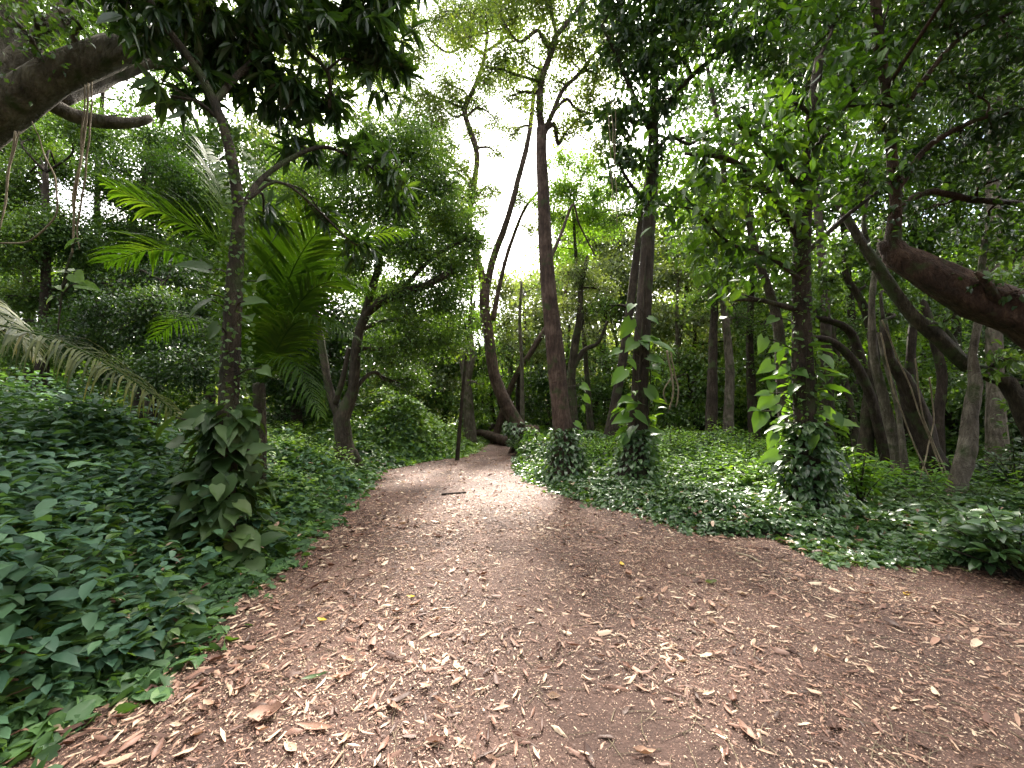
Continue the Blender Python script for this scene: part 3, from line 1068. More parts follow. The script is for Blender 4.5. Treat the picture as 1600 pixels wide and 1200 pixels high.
# ---- the vine-covered tree beside the path (near, dark mango-like leaves)
t1 = [(345, 880, 4.15, 40), (350, 780, 4.15, 32), (355, 680, 4.15, 28), (361, 560, 4.15, 27), (366, 440, 4.15, 24), (373, 330, 4.15, 17),
      (358, 230, 4.1, 15), (335, 160, 4.1, 13), (300, 95, 4.0, 12), (250, 30, 3.9, 11), (200, -60, 3.8, 9)]
tree('tree', 'slender dark tree beside the path with big-leaved vine over its foot', t1,
     limbs=[[(335, 160, 4.1, 10), (380, 110, 4.4, 10), (450, 60, 4.8, 9), (540, 20, 5.2, 8), (600, 30, 5.3, 6)],
            [(373, 330, 4.15, 9), (420, 270, 4.5, 8), (500, 230, 4.9, 6), (560, 250, 5.1, 5)],
            [(450, 60, 4.8, 7), (510, 110, 5.0, 6), (515, 170, 5.1, 5)]],
     blobs=[(150, -450, 3.2, 190), (400, -450, 3.6, 150), (150, -60, 3.9, 100), (240, 10, 4.0, 95), (330, 30, 4.3, 105), (430, 20, 4.6, 105), (380, 110, 4.6, 75), (450, 130, 4.8, 75),  # highest crown blobs are out of view, added to shade the near bank
            (540, 30, 5.2, 95), (590, 90, 5.3, 75), (520, 150, 5.2, 55), (600, 10, 5.3, 70), (300, 130, 4.3, 50), (430, -80, 4.6, 120), (560, -70, 5.2, 110),
            (590, 270, 5.1, 42), (540, 240, 5.1, 36), (625, 300, 5.2, 30), (470, 230, 4.9, 40), (265, 150, 3.9, 30), (420, 340, 4.9, 32), (500, 330, 5.2, 30), (560, 380, 5.4, 34)],
     leaf='mango', lmat='dark', bark='bark_moss', lai=1.9, sides=14, rough=.12)
climber('climbing_vine', 'broad heart-leaved vine piled over the foot of the slender near trunk', t1, 0.0, 1.5, 0.31, 0.11, 360, 0.19,
        big=[(300, 652, .36, -1), (255, 668, .3, -1), (400, 655, .2, 1), (395, 690, .22, 1), (335, 690, .25, -1), (270, 690, .26, -1), (410, 700, .22, 1),
             (310, 480, .3, -1), (300, 455, .28, -1), (300, 415, .3, -1), (400, 470, .22, 1), (410, 435, .24, 1), (415, 580, .2, 1), (330, 735, .2, -1),
             (390, 495, .2, 1), (330, 520, .22, -1)])

climber('climbing_ivy', 'small ferny creeper running up the slender near trunk', t1, 1.3, 4.6, 0.10, 0.08, 900, 0.05, mat='mid', tmpl=T_LEAF, stem=False, loose=.8)

# ---- big pale limb reaching in from above the bank
tree('tree', 'massive leaning tree with a thick pale limb hung with lianas over the bank',
     [(-420, 760, 4.6, 100), (-400, 500, 4.6, 90), (-260, 340, 4.6, 82), (-100, 240, 4.6, 74), (0, 172, 4.6, 62), (80, 122, 4.7, 54), (180, 80, 4.9, 44), (260, 60, 5.1, 33), (330, 55, 5.4, 30), (400, 50, 5.8, 24)],
     limbs=[[(-150, 270, 4.6, 50), (-40, 130, 4.8, 36), (10, 60, 5.0, 30), (30, -20, 5.1, 26), (50, -120, 5.2, 22)],
            [(-60, 170, 4.6, 40), (60, 60, 4.9, 26), (110, 10, 5.0, 22), (140, -60, 5.1, 18)],
            [(60, 150, 4.9, 24), (110, 178, 5.2, 24), (160, 190, 5.4, 20), (210, 192, 5.6, 15), (236, 184, 5.7, 11)],
            [(90, 155, 5.2, 24), (150, 130, 5.6, 24), (190, 112, 5.8, 20), (240, 100, 6.0, 14), (300, 110, 6.2, 9)]],
     blobs=[(20, 30, 4.3, 36), (-20, 110, 4.4, 30), (110, 25, 4.4, 36), (60, 90, 4.5, 20), (20, 90, 5.6, 40), (70, 30, 4.7, 30), (30, 30, 5.4, 60), (100, 50, 5.6, 45), (150, 20, 5.3, 60), (60, -50, 5.2, 90), (-60, 60, 5.0, 80), (210, -20, 5.4, 80), (-200, -60, 4.8, 150), (-300, 150, 4.6, 120), (330, 60, 6.5, 60), (240, 20, 6, 50)],
     leaf='small', lmat='mid', bark='bark_grey', lai=1.2, sides=18, rough=.16, flare=1.2)


def liana(label, strands, group=None, name='liana'):
    """strands: list of lists (px, py, Y, width px)"""
    b = P(*strands[0][0][:3])
    root = thing(name, label, 'liana', b, group)
    for k, s in enumerate(strands):
        mb = MB()
        pts = np.array([P(a, c, d) for a, c, d, w in s])
        rr = np.array([w / FPX * d / 2 * .65 for a, c, d, w in s])
        tube(mb, pts, rr, 6, step=0.07, rough=.15, wob=0.012)
        mb.build('strand', M['liana'], root, smooth=True, origin=b)
    return root


liana('bundle of pale twisted lianas hanging from the thick limb', [
    [(138, 130, 4.7, 4), (134, 200, 4.7, 5), (122, 270, 4.7, 5), (116, 340, 4.7, 5), (112, 400, 4.7, 3)],
    [(144, 128, 4.72, 3), (140, 210, 4.72, 4), (132, 280, 4.72, 4), (122, 350, 4.72, 4), (124, 390, 4.72, 2)],
    [(133, 132, 4.68, 3), (130, 190, 4.68, 4), (126, 240, 4.68, 4), (114, 310, 4.68, 4), (118, 350, 4.68, 2)]])
liana('single thin liana looping down in a wide curve', [
    [(50, 190, 4.6, 2), (70, 240, 4.6, 3), (88, 290, 4.6, 4), (88, 330, 4.6, 4), (60, 368, 4.6, 4), (20, 380, 4.6, 4), (-40, 370, 4.6, 4), (-80, 300, 4.6, 4)]])
liana('ragged pale liana dangling beneath the thick limb', [
    [(24, 205, 4.5, 5), (16, 260, 4.5, 5), (6, 320, 4.5, 4), (0, 360, 4.5, 2)], [(30, 205, 4.5, 3), (18, 250, 4.5, 3), (12, 300, 4.5, 2)]])


def hanging_vine(label, pts, leavespec, name='hanging_vine', mat='bright'):
    b = P(*pts[0][:3])
    root = thing(name, label, 'vine', b)
    mb = MB()
    tube(mb, [P(a, c, d) for a, c, d, w in pts], [w / FPX * d / 2 for a, c, d, w in pts], 5, step=.08)
    mb.build('stem', M['bark_moss'], root, smooth=True, origin=b)
    line = np.array([P(a, c, d) for a, c, d, w in pts])
    for (px, py, Y, L, dx) in leavespec:
        q = P(px, py, Y)
        c = line[np.argmin(np.linalg.norm(line - q, axis=1))] * .5 + .5 * np.array([line[0][0], line[0][1], q[2]])
        order = np.argsort(line[:, 2])
        c = np.array([np.interp(q[2] - L * .4, line[order, 2], line[order, 0]), np.interp(q[2] - L * .4, line[order, 2], line[order, 1]), q[2] - L * .4])
        big_leaf(root, b, q, c, L * 1.3, dx, mat)


hanging_vine('thin hanging vine with a few bright heart leaves in front of the dark wood',
             [(112, 395, 4.6, 3), (104, 420, 4.6, 3), (98, 450, 4.6, 3), (90, 520, 4.6, 2)],
             [(92, 424, 4.6, .2, -1), (122, 435, 4.5, .2, 1), (140, 448, 4.5, .18, 1), (98, 450, 4.6, .14, 1), (110, 380, 4.6, .14, -1), (75, 470, 4.6, .1, -1)])


# ---- palms
def frond(root, base, pts, nleaf, Lmax, mat='palm', droop=0.5, spread=0.95, width=0.042, sag=0.3, rw=0.016, rag=0.09):
    """one feather leaf: pts = world points of its spine"""
    p, r = resample(pts, np.linspace(rw, rw * .25, len(pts)), 0.04)
    mb = MB()
    tube(mb, pts, np.linspace(rw, rw * .25, len(pts)), 6, step=.08)
    sp_o = mb.build('spine', M['palm'], None, smooth=True, origin=base)
    nleaf = int(nleaf * 1.35)
    s = np.linspace(0.14, 0.995, nleaf)
    idx = s * (len(p) - 1)
    P0 = np.stack([np.interp(idx, np.arange(len(p)), p[:, k]) for k in range(3)], -1)
    tan = nrm(np.gradient(P0, axis=0))
    upw = np.array([0, 0, 1.0])
    side = nrm(np.cross(tan, upw))
    nn = np.cross(side, tan)
    prof = np.clip(np.sin(np.pi * (0.12 + 0.86 * s)) ** 0.6, 0.15, 1) * Lmax * 1.15
    lb = MB()
    for sg in (-1, 1):
        L = prof * rng.uniform(.85, 1.1, nleaf)
        d0 = nrm(tan * (0.55 + 0.25 * s[:, None]) + side * sg * spread + nn * (0.25 - droop * .2) + rng.normal(0, rag, (nleaf, 3)))
        K = 5
        pos = P0.copy()
        rows = []
        w = width * np.array([0.5, 1.0, .95, .7, .08])
        d = d0.copy()
        for k in range(K):
            wd = nrm(np.cross(d, nn + sg * 0.001)) * w[k]
            rows.append(np.stack([pos - wd / 2, pos + wd / 2], 1))
            pos = pos + d * (L / (K - 1))[:, None]
            d = nrm(d + np.array([0, 0, -1.0]) * (droop * (sag + .18 * k)))
        V = np.stack(rows, 1)          # n, K, 2, 3
        v = V.reshape(-1, 3)
        i = np.arange(len(v)).reshape(nleaf, K, 2)
        q = np.stack([i[:, :-1, 0], i[:, :-1, 1], i[:, 1:, 1], i[:, 1:, 0]], -1).reshape(-1, 4)
        lb.add(v, None, q)
    o = lb.build('frond', M[mat], root, origin=base)
    sp_o.location = (0, 0, 0)
    sp_o.parent = o
    return o


def palm(label, trunk, fronds, mat='palm', bark='bark_moss'):
    tp = np.array([P(a, b, c) for a, b, c, w in trunk])
    base = tp[0].copy()
    base[2] = ghs(base[0], base[1])
    tp[0, 2] = base[2] - .05
    root = thing('palm', label, 'palm', base)
    mb = MB()
    tube(mb, tp, [w / FPX * c / 2 for a, b, c, w in trunk], 12, rough=.15, step=.06)
    mb.build('trunk', M[bark], root, smooth=True, origin=base)
    for f in fronds:
        pts = [P(*q) for q in f[0]]
        frond(root, base, pts, f[1], f[2], f[3], f[4], **(f[5] if len(f) > 5 else {}))
    return root


C1 = (405, 600, 6.0)
palm('feather palm spreading green fronds behind the slender near trunk',
     [(405, 760, 6.0, 22), (405, 690, 6.0, 20), (405, 600, 6.0, 16)],
     [([C1, (388, 490, 5.8), (350, 392, 5.6), (262, 335, 5.3), (172, 292, 5.0)], 52, 0.95, 'palm', 0.42, dict(spread=.8)),
      ([C1, (380, 500, 6.0), (330, 420, 5.9), (250, 390, 5.8), (165, 410, 5.7)], 46, 0.8, 'palm', 0.5, dict(spread=.8)),
      ([C1, (395, 470, 6.0), (375, 380, 6.0), (345, 300, 6.0), (318, 228, 6.0)], 46, 0.75, 'palm', 0.25),
      ([C1, (410, 480, 6.1), (412, 380, 6.2), (405, 300, 6.2), (385, 240, 6.2)], 44, 0.7, 'palm', 0.25),
      ([C1, (428, 515, 5.8), (450, 440, 5.7), (478, 385, 5.6), (520, 335, 5.6)], 54, 0.95, 'palm', 0.35),
      ([C1, (440, 520, 5.9), (480, 460, 5.9), (520, 440, 5.9), (575, 450, 5.9)], 44, 0.7, 'palm', 0.6),
      ([C1, (430, 550, 5.8), (462, 505, 5.7), (505, 500, 5.6), (552, 525, 5.5)], 44, 0.62, 'palm', 0.7, dict(width=.024)),
      ([C1, (425, 580, 5.6), (445, 560, 5.4), (470, 580, 5.3), (500, 650, 5.2)], 36, 0.5, 'palm', 0.8, dict(width=.022)),
      ([C1, (370, 540, 6.2), (320, 500, 6.3), (280, 500, 6.4), (240, 530, 6.4)], 40, 0.55, 'palm', 0.7, dict(width=.022)),
      ([C1, (440, 500, 6.5), (500, 420, 6.9), (570, 370, 7.2), (640, 360, 7.4)], 40, 0.7, 'palm', 0.6)])
C2 = (-330, 560, 4.4)
palm('palm outside the bank lowering one long yellowing frond over the undergrowth',
     [(-340, 960, 4.4, 50), (-335, 750, 4.4, 44), (-330, 560, 4.4, 36)],
     [([C2, (-160, 480, 4.3), (0, 508, 4.2), (110, 540, 4.2), (200, 590, 4.2), (285, 652, 4.2)], 84, 0.62, 'palm_dry', 0.95, dict(width=.021, rw=.015, rag=.2, sag=.4)),
      ([C2, (-220, 440, 4.8), (-80, 440, 5.0), (10, 500, 5.1), (60, 560, 5.2)], 44, 0.55, 'palm_dry', 0.8),
      ([C2, (-400, 420, 4.0), (-500, 380, 3.6), (-640, 420, 3.2)], 40, 0.6, 'palm', 0.6)])

# ---- dark forked tree with the dense arching crown
tree('tree', 'dark forked tree arching a dense small-leaved crown toward the path',
     [(540, 735, 10.3, 30), (538, 690, 10.3, 25), (534, 655, 10.3, 26), (552, 610, 10.3, 17), (556, 545, 10.2, 15), (572, 490, 10.2, 14), (612, 462, 10.2, 15), (665, 446, 10.4, 12), (705, 425, 10.6, 9)],
     limbs=[[(536, 670, 10.3, 15), (514, 605, 10.4, 12), (503, 540, 10.5, 11), (492, 480, 10.6, 12), (500, 400, 10.6, 10)],
            [(524, 630, 10.3, 9), (536, 590, 10.2, 8), (545, 545, 10.2, 7)],
            [(570, 492, 10.2, 13), (590, 420, 10.2, 11), (600, 350, 10.2, 9), (620, 280, 10.4, 7)],
            [(620, 458, 10.2, 8), (680, 400, 10.6, 6), (730, 372, 10.9, 5)]],
     blobs=[(470, 300, 10.6, 62), (530, 260, 10.4, 62), (590, 230, 10.4, 62), (650, 230, 10.8, 62), (545, 330, 10.2, 66), (615, 310, 10.3, 70), (680, 290, 10.9, 55), (700, 350, 11, 55),
            (640, 380, 10.3, 70), (560, 400, 10, 60), (710, 420, 11, 48), (690, 470, 11, 52), (630, 470, 10.5, 60), (655, 530, 11, 50), (600, 545, 10.8, 45), (705, 530, 11.5, 40),
            (490, 410, 10.4, 50), (740, 380, 11, 32), (640, 590, 11.5, 34), (450, 370, 10.8, 50)],
     leaf='small', lmat='mid', bark='bark_moss', lai=2.3, sides=12, rough=.14)

# ---- slim leaning pole and broken thick trunk beside the path's far bend
tree('tree', 'slim leaning sapling standing alone at the inside of the bend',
     [(714, 719, 12.6, 6), (719, 660, 12.6, 6), (724, 600, 12.6, 5), (731, 530, 12.6, 5), (737, 460, 12.6, 5), (742, 380, 12.6, 4)],
     blobs=[(745, 380, 12.6, 24), (735, 430, 12.6, 16)], leaf='tiny', lmat='fine', bark='bark_dark', lai=0.8, sides=8, flare=1.2)
tree('tree', 'stout brown trunk with a broken top rising from the light green mound',
     [(735, 700, 17.5, 17), (733, 650, 17.5, 17), (729, 600, 17.5, 16), (723, 560, 17.5, 13), (716, 540, 17.5, 8)],
     limbs=[[(728, 600, 17.5, 12), (738, 560, 17.5, 9), (735, 510, 17.6, 6), (742, 470, 17.8, 4)]],
     blobs=[(752, 600, 17, 18), (765, 560, 17.5, 22), (745, 500, 18, 26)], leaf='broad', lmat='bright', bark='bark_grey', lai=1.0, sides=12, rough=.2, roots=0)

# ---- leaning forked tree by the path
t5 = [(828, 708, 14.6, 30), (812, 672, 14.6, 24), (790, 630, 14.6, 20), (772, 585, 14.6, 18), (764, 530, 14.6, 17), (757, 480, 14.6, 17), (758, 445, 14.6, 17)]
tree('tree', 'reddish tree leaning over the path and forking into two snaking stems', t5,
     limbs=[[(758, 450, 14.6, 13), (745, 400, 14.6, 11), (733, 350, 14.4, 10), (741, 290, 14.2, 9), (745, 240, 14, 9), (733, 200, 14, 9), (726, 170, 14, 8), (742, 135, 14, 7), (757, 90, 14, 6), (762, 50, 14, 5)],
            [(756, 85, 14, 5), (730, 70, 13.8, 4), (700, 82, 13.6, 4), (670, 60, 13.5, 3)],
            [(760, 80, 14, 5), (790, 60, 14, 4), (820, 40, 14, 3)],
            [(760, 448, 14.6, 13), (772, 400, 14.6, 11), (792, 345, 14.4, 10), (810, 280, 14.2, 9), (826, 215, 14, 8), (834, 150, 14, 7), (845, 100, 14, 6)],
            [(770, 500, 14.6, 9), (782, 440, 14.8, 7), (795, 390, 15, 6), (818, 330, 15, 5), (840, 300, 15.2, 4)],
            [(741, 290, 14.2, 5), (720, 262, 14, 4), (690, 240, 13.8, 3)]],
     blobs=[(700, 360, 13.5, 30), (725, 330, 13.8, 24), (690, 410, 13.6, 24), (610, 120, 13, 40), (745, 20, 14, 44), (800, 120, 14, 28), (820, 160, 14.2, 22), (660, 260, 13, 36), (700, 300, 13.5, 36), (720, 262, 13.6, 30), (655, 310, 13, 34), (745, 300, 14, 26), (770, 300, 14.5, 22), (800, 210, 14.5, 24), (760, 130, 14, 28), (715, 160, 14, 34), (790, 110, 14, 28), (740, 210, 14.2, 24), (755, 330, 15, 20), (810, 310, 15, 24), (828, 360, 15, 20), (670, 180, 13.3, 40), (620, 190, 13.2, 34), (690, 50, 13.5, 42), (655, 90, 13.4, 38), (650, 150, 13.2, 38), (700, 130, 13.6, 40), (735, 45, 13.8, 40), (770, 20, 14, 40), (690, 190, 13.6, 38), (650, 215, 13.2, 34),
            (745, 165, 14.4, 26), (775, 190, 14.6, 24), (700, 235, 13.6, 34), (800, 40, 14, 34), (775, 240, 14.6, 20), (730, 300, 15, 22), (700, 20, 13.5, 45), (640, 30, 13, 36)],
     leaf='tiny', lmat='fine', bark='bark_red', lai=1.4, sides=12, rough=.16, subs=7, limb_from=.9)

# ---- tall centre tree
t6 = [(886, 752, 9.2, 44), (882, 690, 9.2, 31), (876, 630, 9.2, 28), (868, 560, 9.2, 28), (860, 480, 9.2, 25), (853, 400, 9.2, 22), (849, 320, 9.2, 20), (846, 240, 9.2, 18), (846, 200, 9.2, 17)]
tree('tree', 'tall straight reddish trunk opening into a fine airy crown above the path', t6,
     limbs=[[(846, 205, 9.2, 13), (843, 160, 9.2, 11), (848, 120, 9.2, 10), (862, 80, 9.2, 10), (870, 55, 9.2, 9), (900, 20, 9.2, 7), (930, -30, 9.2, 6)],
            [(862, 82, 9.2, 7), (845, 55, 9.1, 6), (838, 48, 9.0, 6), (815, 65, 8.9, 5), (800, 55, 8.8, 4), (780, 20, 8.7, 3)],
            [(870, 58, 9.2, 6), (860, 10, 9.3, 5), (855, -50, 9.4, 4)],
            [(848, 215, 9.2, 9), (862, 180, 9.3, 8), (880, 140, 9.5, 7), (905, 115, 9.7, 6), (940, 70, 10, 4), (970, 40, 10, 3)],
            [(850, 205, 9.2, 8), (866, 195, 9.4, 7), (872, 225, 9.6, 6), (885, 205, 9.8, 4), (910, 180, 10, 3)],
            [(865, 175, 9.3, 5), (885, 155, 9.4, 5), (900, 170, 9.5, 4), (925, 178, 9.6, 3)],
            [(853, 420, 9.2, 6), (875, 370, 9.6, 5), (895, 320, 10, 4), (905, 350, 10, 3), (930, 400, 10.2, 2)]],
     blobs=[(840, 170, 9.1, 22), (880, 200, 9.5, 30), (920, 150, 9.8, 36), (900, 70, 9.5, 34), (830, -10, 9, 50), (960, 100, 9.6, 36), (760, 110, 9.2, 30), (790, 90, 9, 34), (840, 130, 9.2, 24), (720, 60, 9, 40), (860, 70, 9.2, 34), (940, 230, 10.2, 30), (890, 90, 9.6, 32), (800, 30, 8.8, 40), (850, 20, 9.3, 42), (905, 30, 9.5, 42), (950, 50, 10, 40), (870, 130, 9.6, 26), (930, 120, 9.9, 38), (820, 90, 9, 24), (905, 190, 10, 28), (950, 180, 10, 34),
            (800, 150, 9.4, 22), (860, -40, 9.4, 60), (930, -50, 9.4, 60), (780, -30, 9, 60)],
     leaf='tiny', lmat='fine', bark='bark_red', lai=1.5, sides=16, rough=.16, subs=7, limb_from=.9, roots=0)
climber('climbing_ivy', 'dark ivy sleeve around the foot of the tall reddish trunk', t6, -0.05, 1.1, 0.38, 0.08, 1000, 0.10, mat='ivy', tmpl=T_HEART,
        big=[(915, 605, .28, 1), (918, 625, .26, 1), (905, 665, .24, 1), (912, 640, .2, 1)])

# ---- dark trunk behind a chain of bright leaves
t7 = [(990, 760, 8.5, 42), (994, 700, 8.5, 31), (1000, 620, 8.5, 27), (1003, 540, 8.5, 25), (1008, 450, 8.5, 23), (1013, 370, 8.5, 21), (1018, 290, 8.5, 19), (1021, 210, 8.5, 17), (1022, 130, 8.4, 14), (1020, 40, 8.3, 10)]
tree('tree', 'dark upright trunk strung with bright heart leaves and a heavy dark crown', t7,
     limbs=[[(1021, 215, 8.5, 9), (990, 150, 8.3, 8), (965, 90, 8.2, 6), (940, 40, 8, 4)], [(1021, 190, 8.5, 9), (1070, 130, 8, 8), (1130, 80, 7.6, 7), (1200, 50, 7.2, 5)],
            [(1019, 330, 8.5, 6), (980, 280, 8.4, 5), (960, 240, 8.3, 4)]],
     blobs=[(965, 290, 8.3, 26), (960, 180, 8.2, 34), (990, 250, 8.3, 34), (1010, 310, 8.4, 24), (975, 60, 8.0, 55), (1020, 20, 8.0, 65), (1000, 110, 8.1, 50), (1060, 80, 7.8, 60), (1100, 20, 7.6, 75), (1045, 150, 8.0, 42), (985, 185, 8.2, 40), (965, 235, 8.3, 26), (1160, 70, 7.4, 62),
            (1220, 20, 7.2, 70), (1060, -40, 7.8, 90), (1170, -60, 7.4, 90), (960, -20, 8, 70), (1100, 210, 8.0, 26), (1035, 230, 8.1, 26), (1210, 110, 7.4, 45)],
     leaf='spray', lmat='dark', bark='bark_dark', lai=1.7, sides=14, rough=.14, roots=0)
climber('climbing_ivy', 'ivy heap at the foot of the dark trunk strung with bright leaves', t7, -0.05, 1.15, 0.34, 0.08, 750, 0.10, mat='ivy')
hanging_vine('bright heart-leaved vine climbing the dark upright trunk', [(992, 740, 8.33, 4), (996, 640, 8.33, 4), (1000, 560, 8.33, 3), (1005, 480, 8.34, 3), (1009, 400, 8.35, 2)],
             [(978, 515, 8.2, .36, -1), (985, 540, 8.2, .34, -1), (1020, 530, 8.2, .3, 1), (1040, 542, 8.2, .4, 1), (965, 590, 8.2, .34, -1), (978, 625, 8.2, .34, -1), (970, 655, 8.2, .34, -1),
              (985, 635, 8.2, .25, -1), (1022, 620, 8.2, .34, 1), (1025, 675, 8.2, .3, 1), (1022, 688, 8.2, .3, 1), (1022, 712, 8.2, .28, 1), (1005, 655, 8.1, .3, 1), (1026, 562, 8.2, .3, 1), (972, 690, 8.2, .25, -1),
              (990, 570, 8.15, .2, 1), (1020, 735, 8.2, .22, 1), (962, 550, 8.2, .2, -1), (985, 480, 8.2, .24, -1), (1022, 500, 8.2, .2, 1)], name='climbing_vine', mat='vine')
tree('tree', 'thin dark trunk slanting up just behind the dark upright one',
     [(952, 700, 12.5, 20), (960, 640, 12.5, 16), (972, 570, 12.5, 14), (982, 500, 12.5, 13), (992, 420, 12.5, 12), (1002, 340, 12.5, 10), (1015, 260, 12.5, 8)],
     blobs=[(1000, 330, 12.5, 34), (960, 340, 12.8, 28), (1040, 270, 12.5, 40), (985, 250, 12.5, 32), (940, 480, 13, 26)], leaf='small', lmat='mid', bark='bark_dark', lai=1.1, sides=10)

# ---- straight trunk with deep ivy at the right of the carpet
t9 = [(1266, 808, 6.05, 44), (1262, 740, 6.05, 34), (1258, 660, 6.05, 31), (1254, 560, 6.05, 29), (1252, 450, 6.05, 27), (1254, 350, 6.05, 24), (1258, 260, 6.0, 21), (1268, 180, 5.9, 17), (1280, 90, 5.8, 13)]
tree('tree', 'near black straight trunk standing in a deep sleeve of ivy with broad sprays overhead', t9,
     limbs=[[(1253, 380, 6.05, 10), (1200, 300, 5.8, 9), (1140, 250, 5.6, 8), (1070, 240, 5.5, 5)], [(1256, 300, 6.0, 10), (1200, 240, 5.8, 8), (1150, 190, 5.6, 6)],
            [(1254, 440, 6.0, 7), (1200, 400, 5.8, 6), (1140, 380, 5.6, 5), (1090, 330, 5.5, 4)], [(1254, 400, 6.0, 8), (1320, 340, 6.2, 7), (1370, 300, 6.3, 5)],
            [(1262, 250, 6.0, 9), (1310, 180, 6.0, 8), (1370, 110, 6.0, 6)]],
     blobs=[(1060, 300, 5.5, 42), (1100, 250, 5.5, 55), (1160, 210, 5.6, 60), (1110, 330, 5.5, 55), (1170, 290, 5.6, 65), (1220, 240, 5.7, 55), (1150, 370, 5.6, 55), (1210, 340, 5.8, 55), (1100, 390, 5.7, 38),
            (1190, 410, 5.8, 42), (1250, 290, 5.9, 55), (1290, 210, 5.8, 60), (1330, 290, 6.2, 60), (1240, 160, 5.8, 60), (1320, 120, 5.9, 75), (1390, 180, 6.2, 60), (1140, 470, 5.8, 24), (1030, 320, 5.5, 22), (1380, 80, 6.2, 70), (1300, 20, 6, 80), (1340, -70, 6, 110)],
     leaf='spray', lmat='sprig', bark='bark_dark', lai=1.0, sides=16, rough=.12, roots=0)
climber('climbing_ivy', 'deep shaggy ivy sleeve covering the lowest part of the near black straight trunk', t9, -0.05, 1.35, 0.40, 0.14, 1300, 0.10, mat='ivy',
        big=[(1205, 605, .24, -1), (1195, 575, .3, -1), (1210, 640, .26, -1), (1300, 650, .3, 1), (1295, 620, .22, 1), (1205, 690, .26, -1), (1300, 690, .24, 1), (1210, 545, .22, -1), (1190, 615, .2, -1), (1285, 590, .2, 1),
             (1185, 660, .34, -1), (1195, 630, .36, -1), (1180, 640, .3, -1), (1200, 715, .3, -1), (1190, 540, .3, -1), (1205, 500, .24, -1), (1215, 660, .22, -1), (1310, 610, .2, 1), (1222, 580, .2, -1), (1230, 700, .2, -1)])
climber('climbing_vine', 'big soft-leaved vine spreading from the near black straight trunk above its ivy sleeve', t9, 1.15, 2.7, 0.30, 0.12, 50, 0.25, mat='vine', stem=True, flat=True)
climber('climbing_vine', 'big soft-leaved vine spreading from the dark upright trunk above its ivy heap', t7, 1.0, 3.2, 0.26, 0.10, 48, 0.28, mat='vine', stem=True, flat=True)
climber('climbing_ivy', 'small-leaved creeper clinging higher on the near black straight trunk', t9, 1.3, 4.5, 0.05, 0.06, 700, 0.06, mat='mid', tmpl=T_LEAF, stem=False, loose=.7)
climber('climbing_ivy', 'ivy clump on the foot of the leaning forked tree', t5, -0.05, 0.8, 0.5, 0.15, 500, 0.12, mat='ivy')
tree('tree', 'thin mossy stem leaning away beside the near black straight trunk',
     [(1232, 770, 7.0, 22), (1228, 690, 7.0, 18), (1222, 600, 7.0, 17), (1216, 510, 7.0, 15), (1200, 450, 7.0, 12), (1180, 390, 7.0, 11), (1165, 320, 7, 9)],
     blobs=[(1150, 330, 7.2, 50), (1200, 390, 7.4, 40), (1130, 420, 7.4, 38)], leaf='broad', lmat='mid', bark='bark_moss', lai=1.4, sides=10)

# ---- heavy limb reaching in over the clearing
tree('tree', 'huge reddish dark limb sweeping in and turning straight up into the canopy',
     [(2100, 900, 5.0, 150), (2050, 700, 5.0, 140), (1850, 600, 5.2, 115), (1700, 545, 5.4, 90), (1600, 490, 5.6, 66), (1530, 466, 5.8, 57), (1465, 434, 6.0, 48), (1424, 412, 6.2, 42), (1398, 398, 6.3, 34), (1394, 376, 6.3, 21), (1400, 320, 6.3, 15), (1391, 220, 6.2, 14), (1384, 140, 6.1, 13), (1372, 60, 6.0, 15), (1365, -60, 6, 12)],
     limbs=[[(1430, 416, 6.2, 36), (1402, 402, 6.3, 34), (1384, 388, 6.35, 20), (1374, 380, 6.4, 10)], [(1560, 478, 5.6, 16), (1540, 440, 5.5, 10), (1525, 425, 5.5, 5)],
            [(1399, 300, 6.3, 10), (1450, 230, 6.2, 9), (1520, 190, 6.0, 7), (1600, 170, 5.8, 5)], [(1392, 200, 6.2, 9), (1440, 130, 6, 8), (1500, 60, 5.8, 6), (1580, 20, 5.6, 5)],
            [(1397, 330, 6.3, 10), (1450, 300, 6.5, 10), (1520, 312, 6.5, 9), (1600, 318, 6.6, 8)]],
     blobs=[(1500, -500, 3.5, 250), (1250, -650, 3.0, 200), (1700, -350, 3.2, 220), (1440, 30, 6, 80), (1520, 20, 5.8, 85), (1590, 60, 5.6, 70), (1450, 130, 6.2, 55), (1520, 120, 6, 60), (1600, 180, 5.8, 55), (1420, 250, 6.6, 50), (1500, 220, 6.3, 55), (1560, 270, 6.2, 50),  # crown stretched unseen overhead to darken the near side of the clearing
            (1480, -70, 6, 120), (1600, -80, 5.8, 120), (1700, 60, 5.5, 120), (1700, 250, 5.5, 110), (1640, 360, 6.2, 50), (1450, 330, 7, 45), (1530, 350, 6.8, 45), (1395, 330, 6.1, 26), (1400, 270, 6.1, 30), (1530, 440, 5.6, 18), (1590, 455, 5.4, 20), (1380, 200, 6.0, 34)],
     leaf='broad', lmat='dark', bark='bark_umber', lai=1.1, sides=24, rough=.24, flare=1.2)

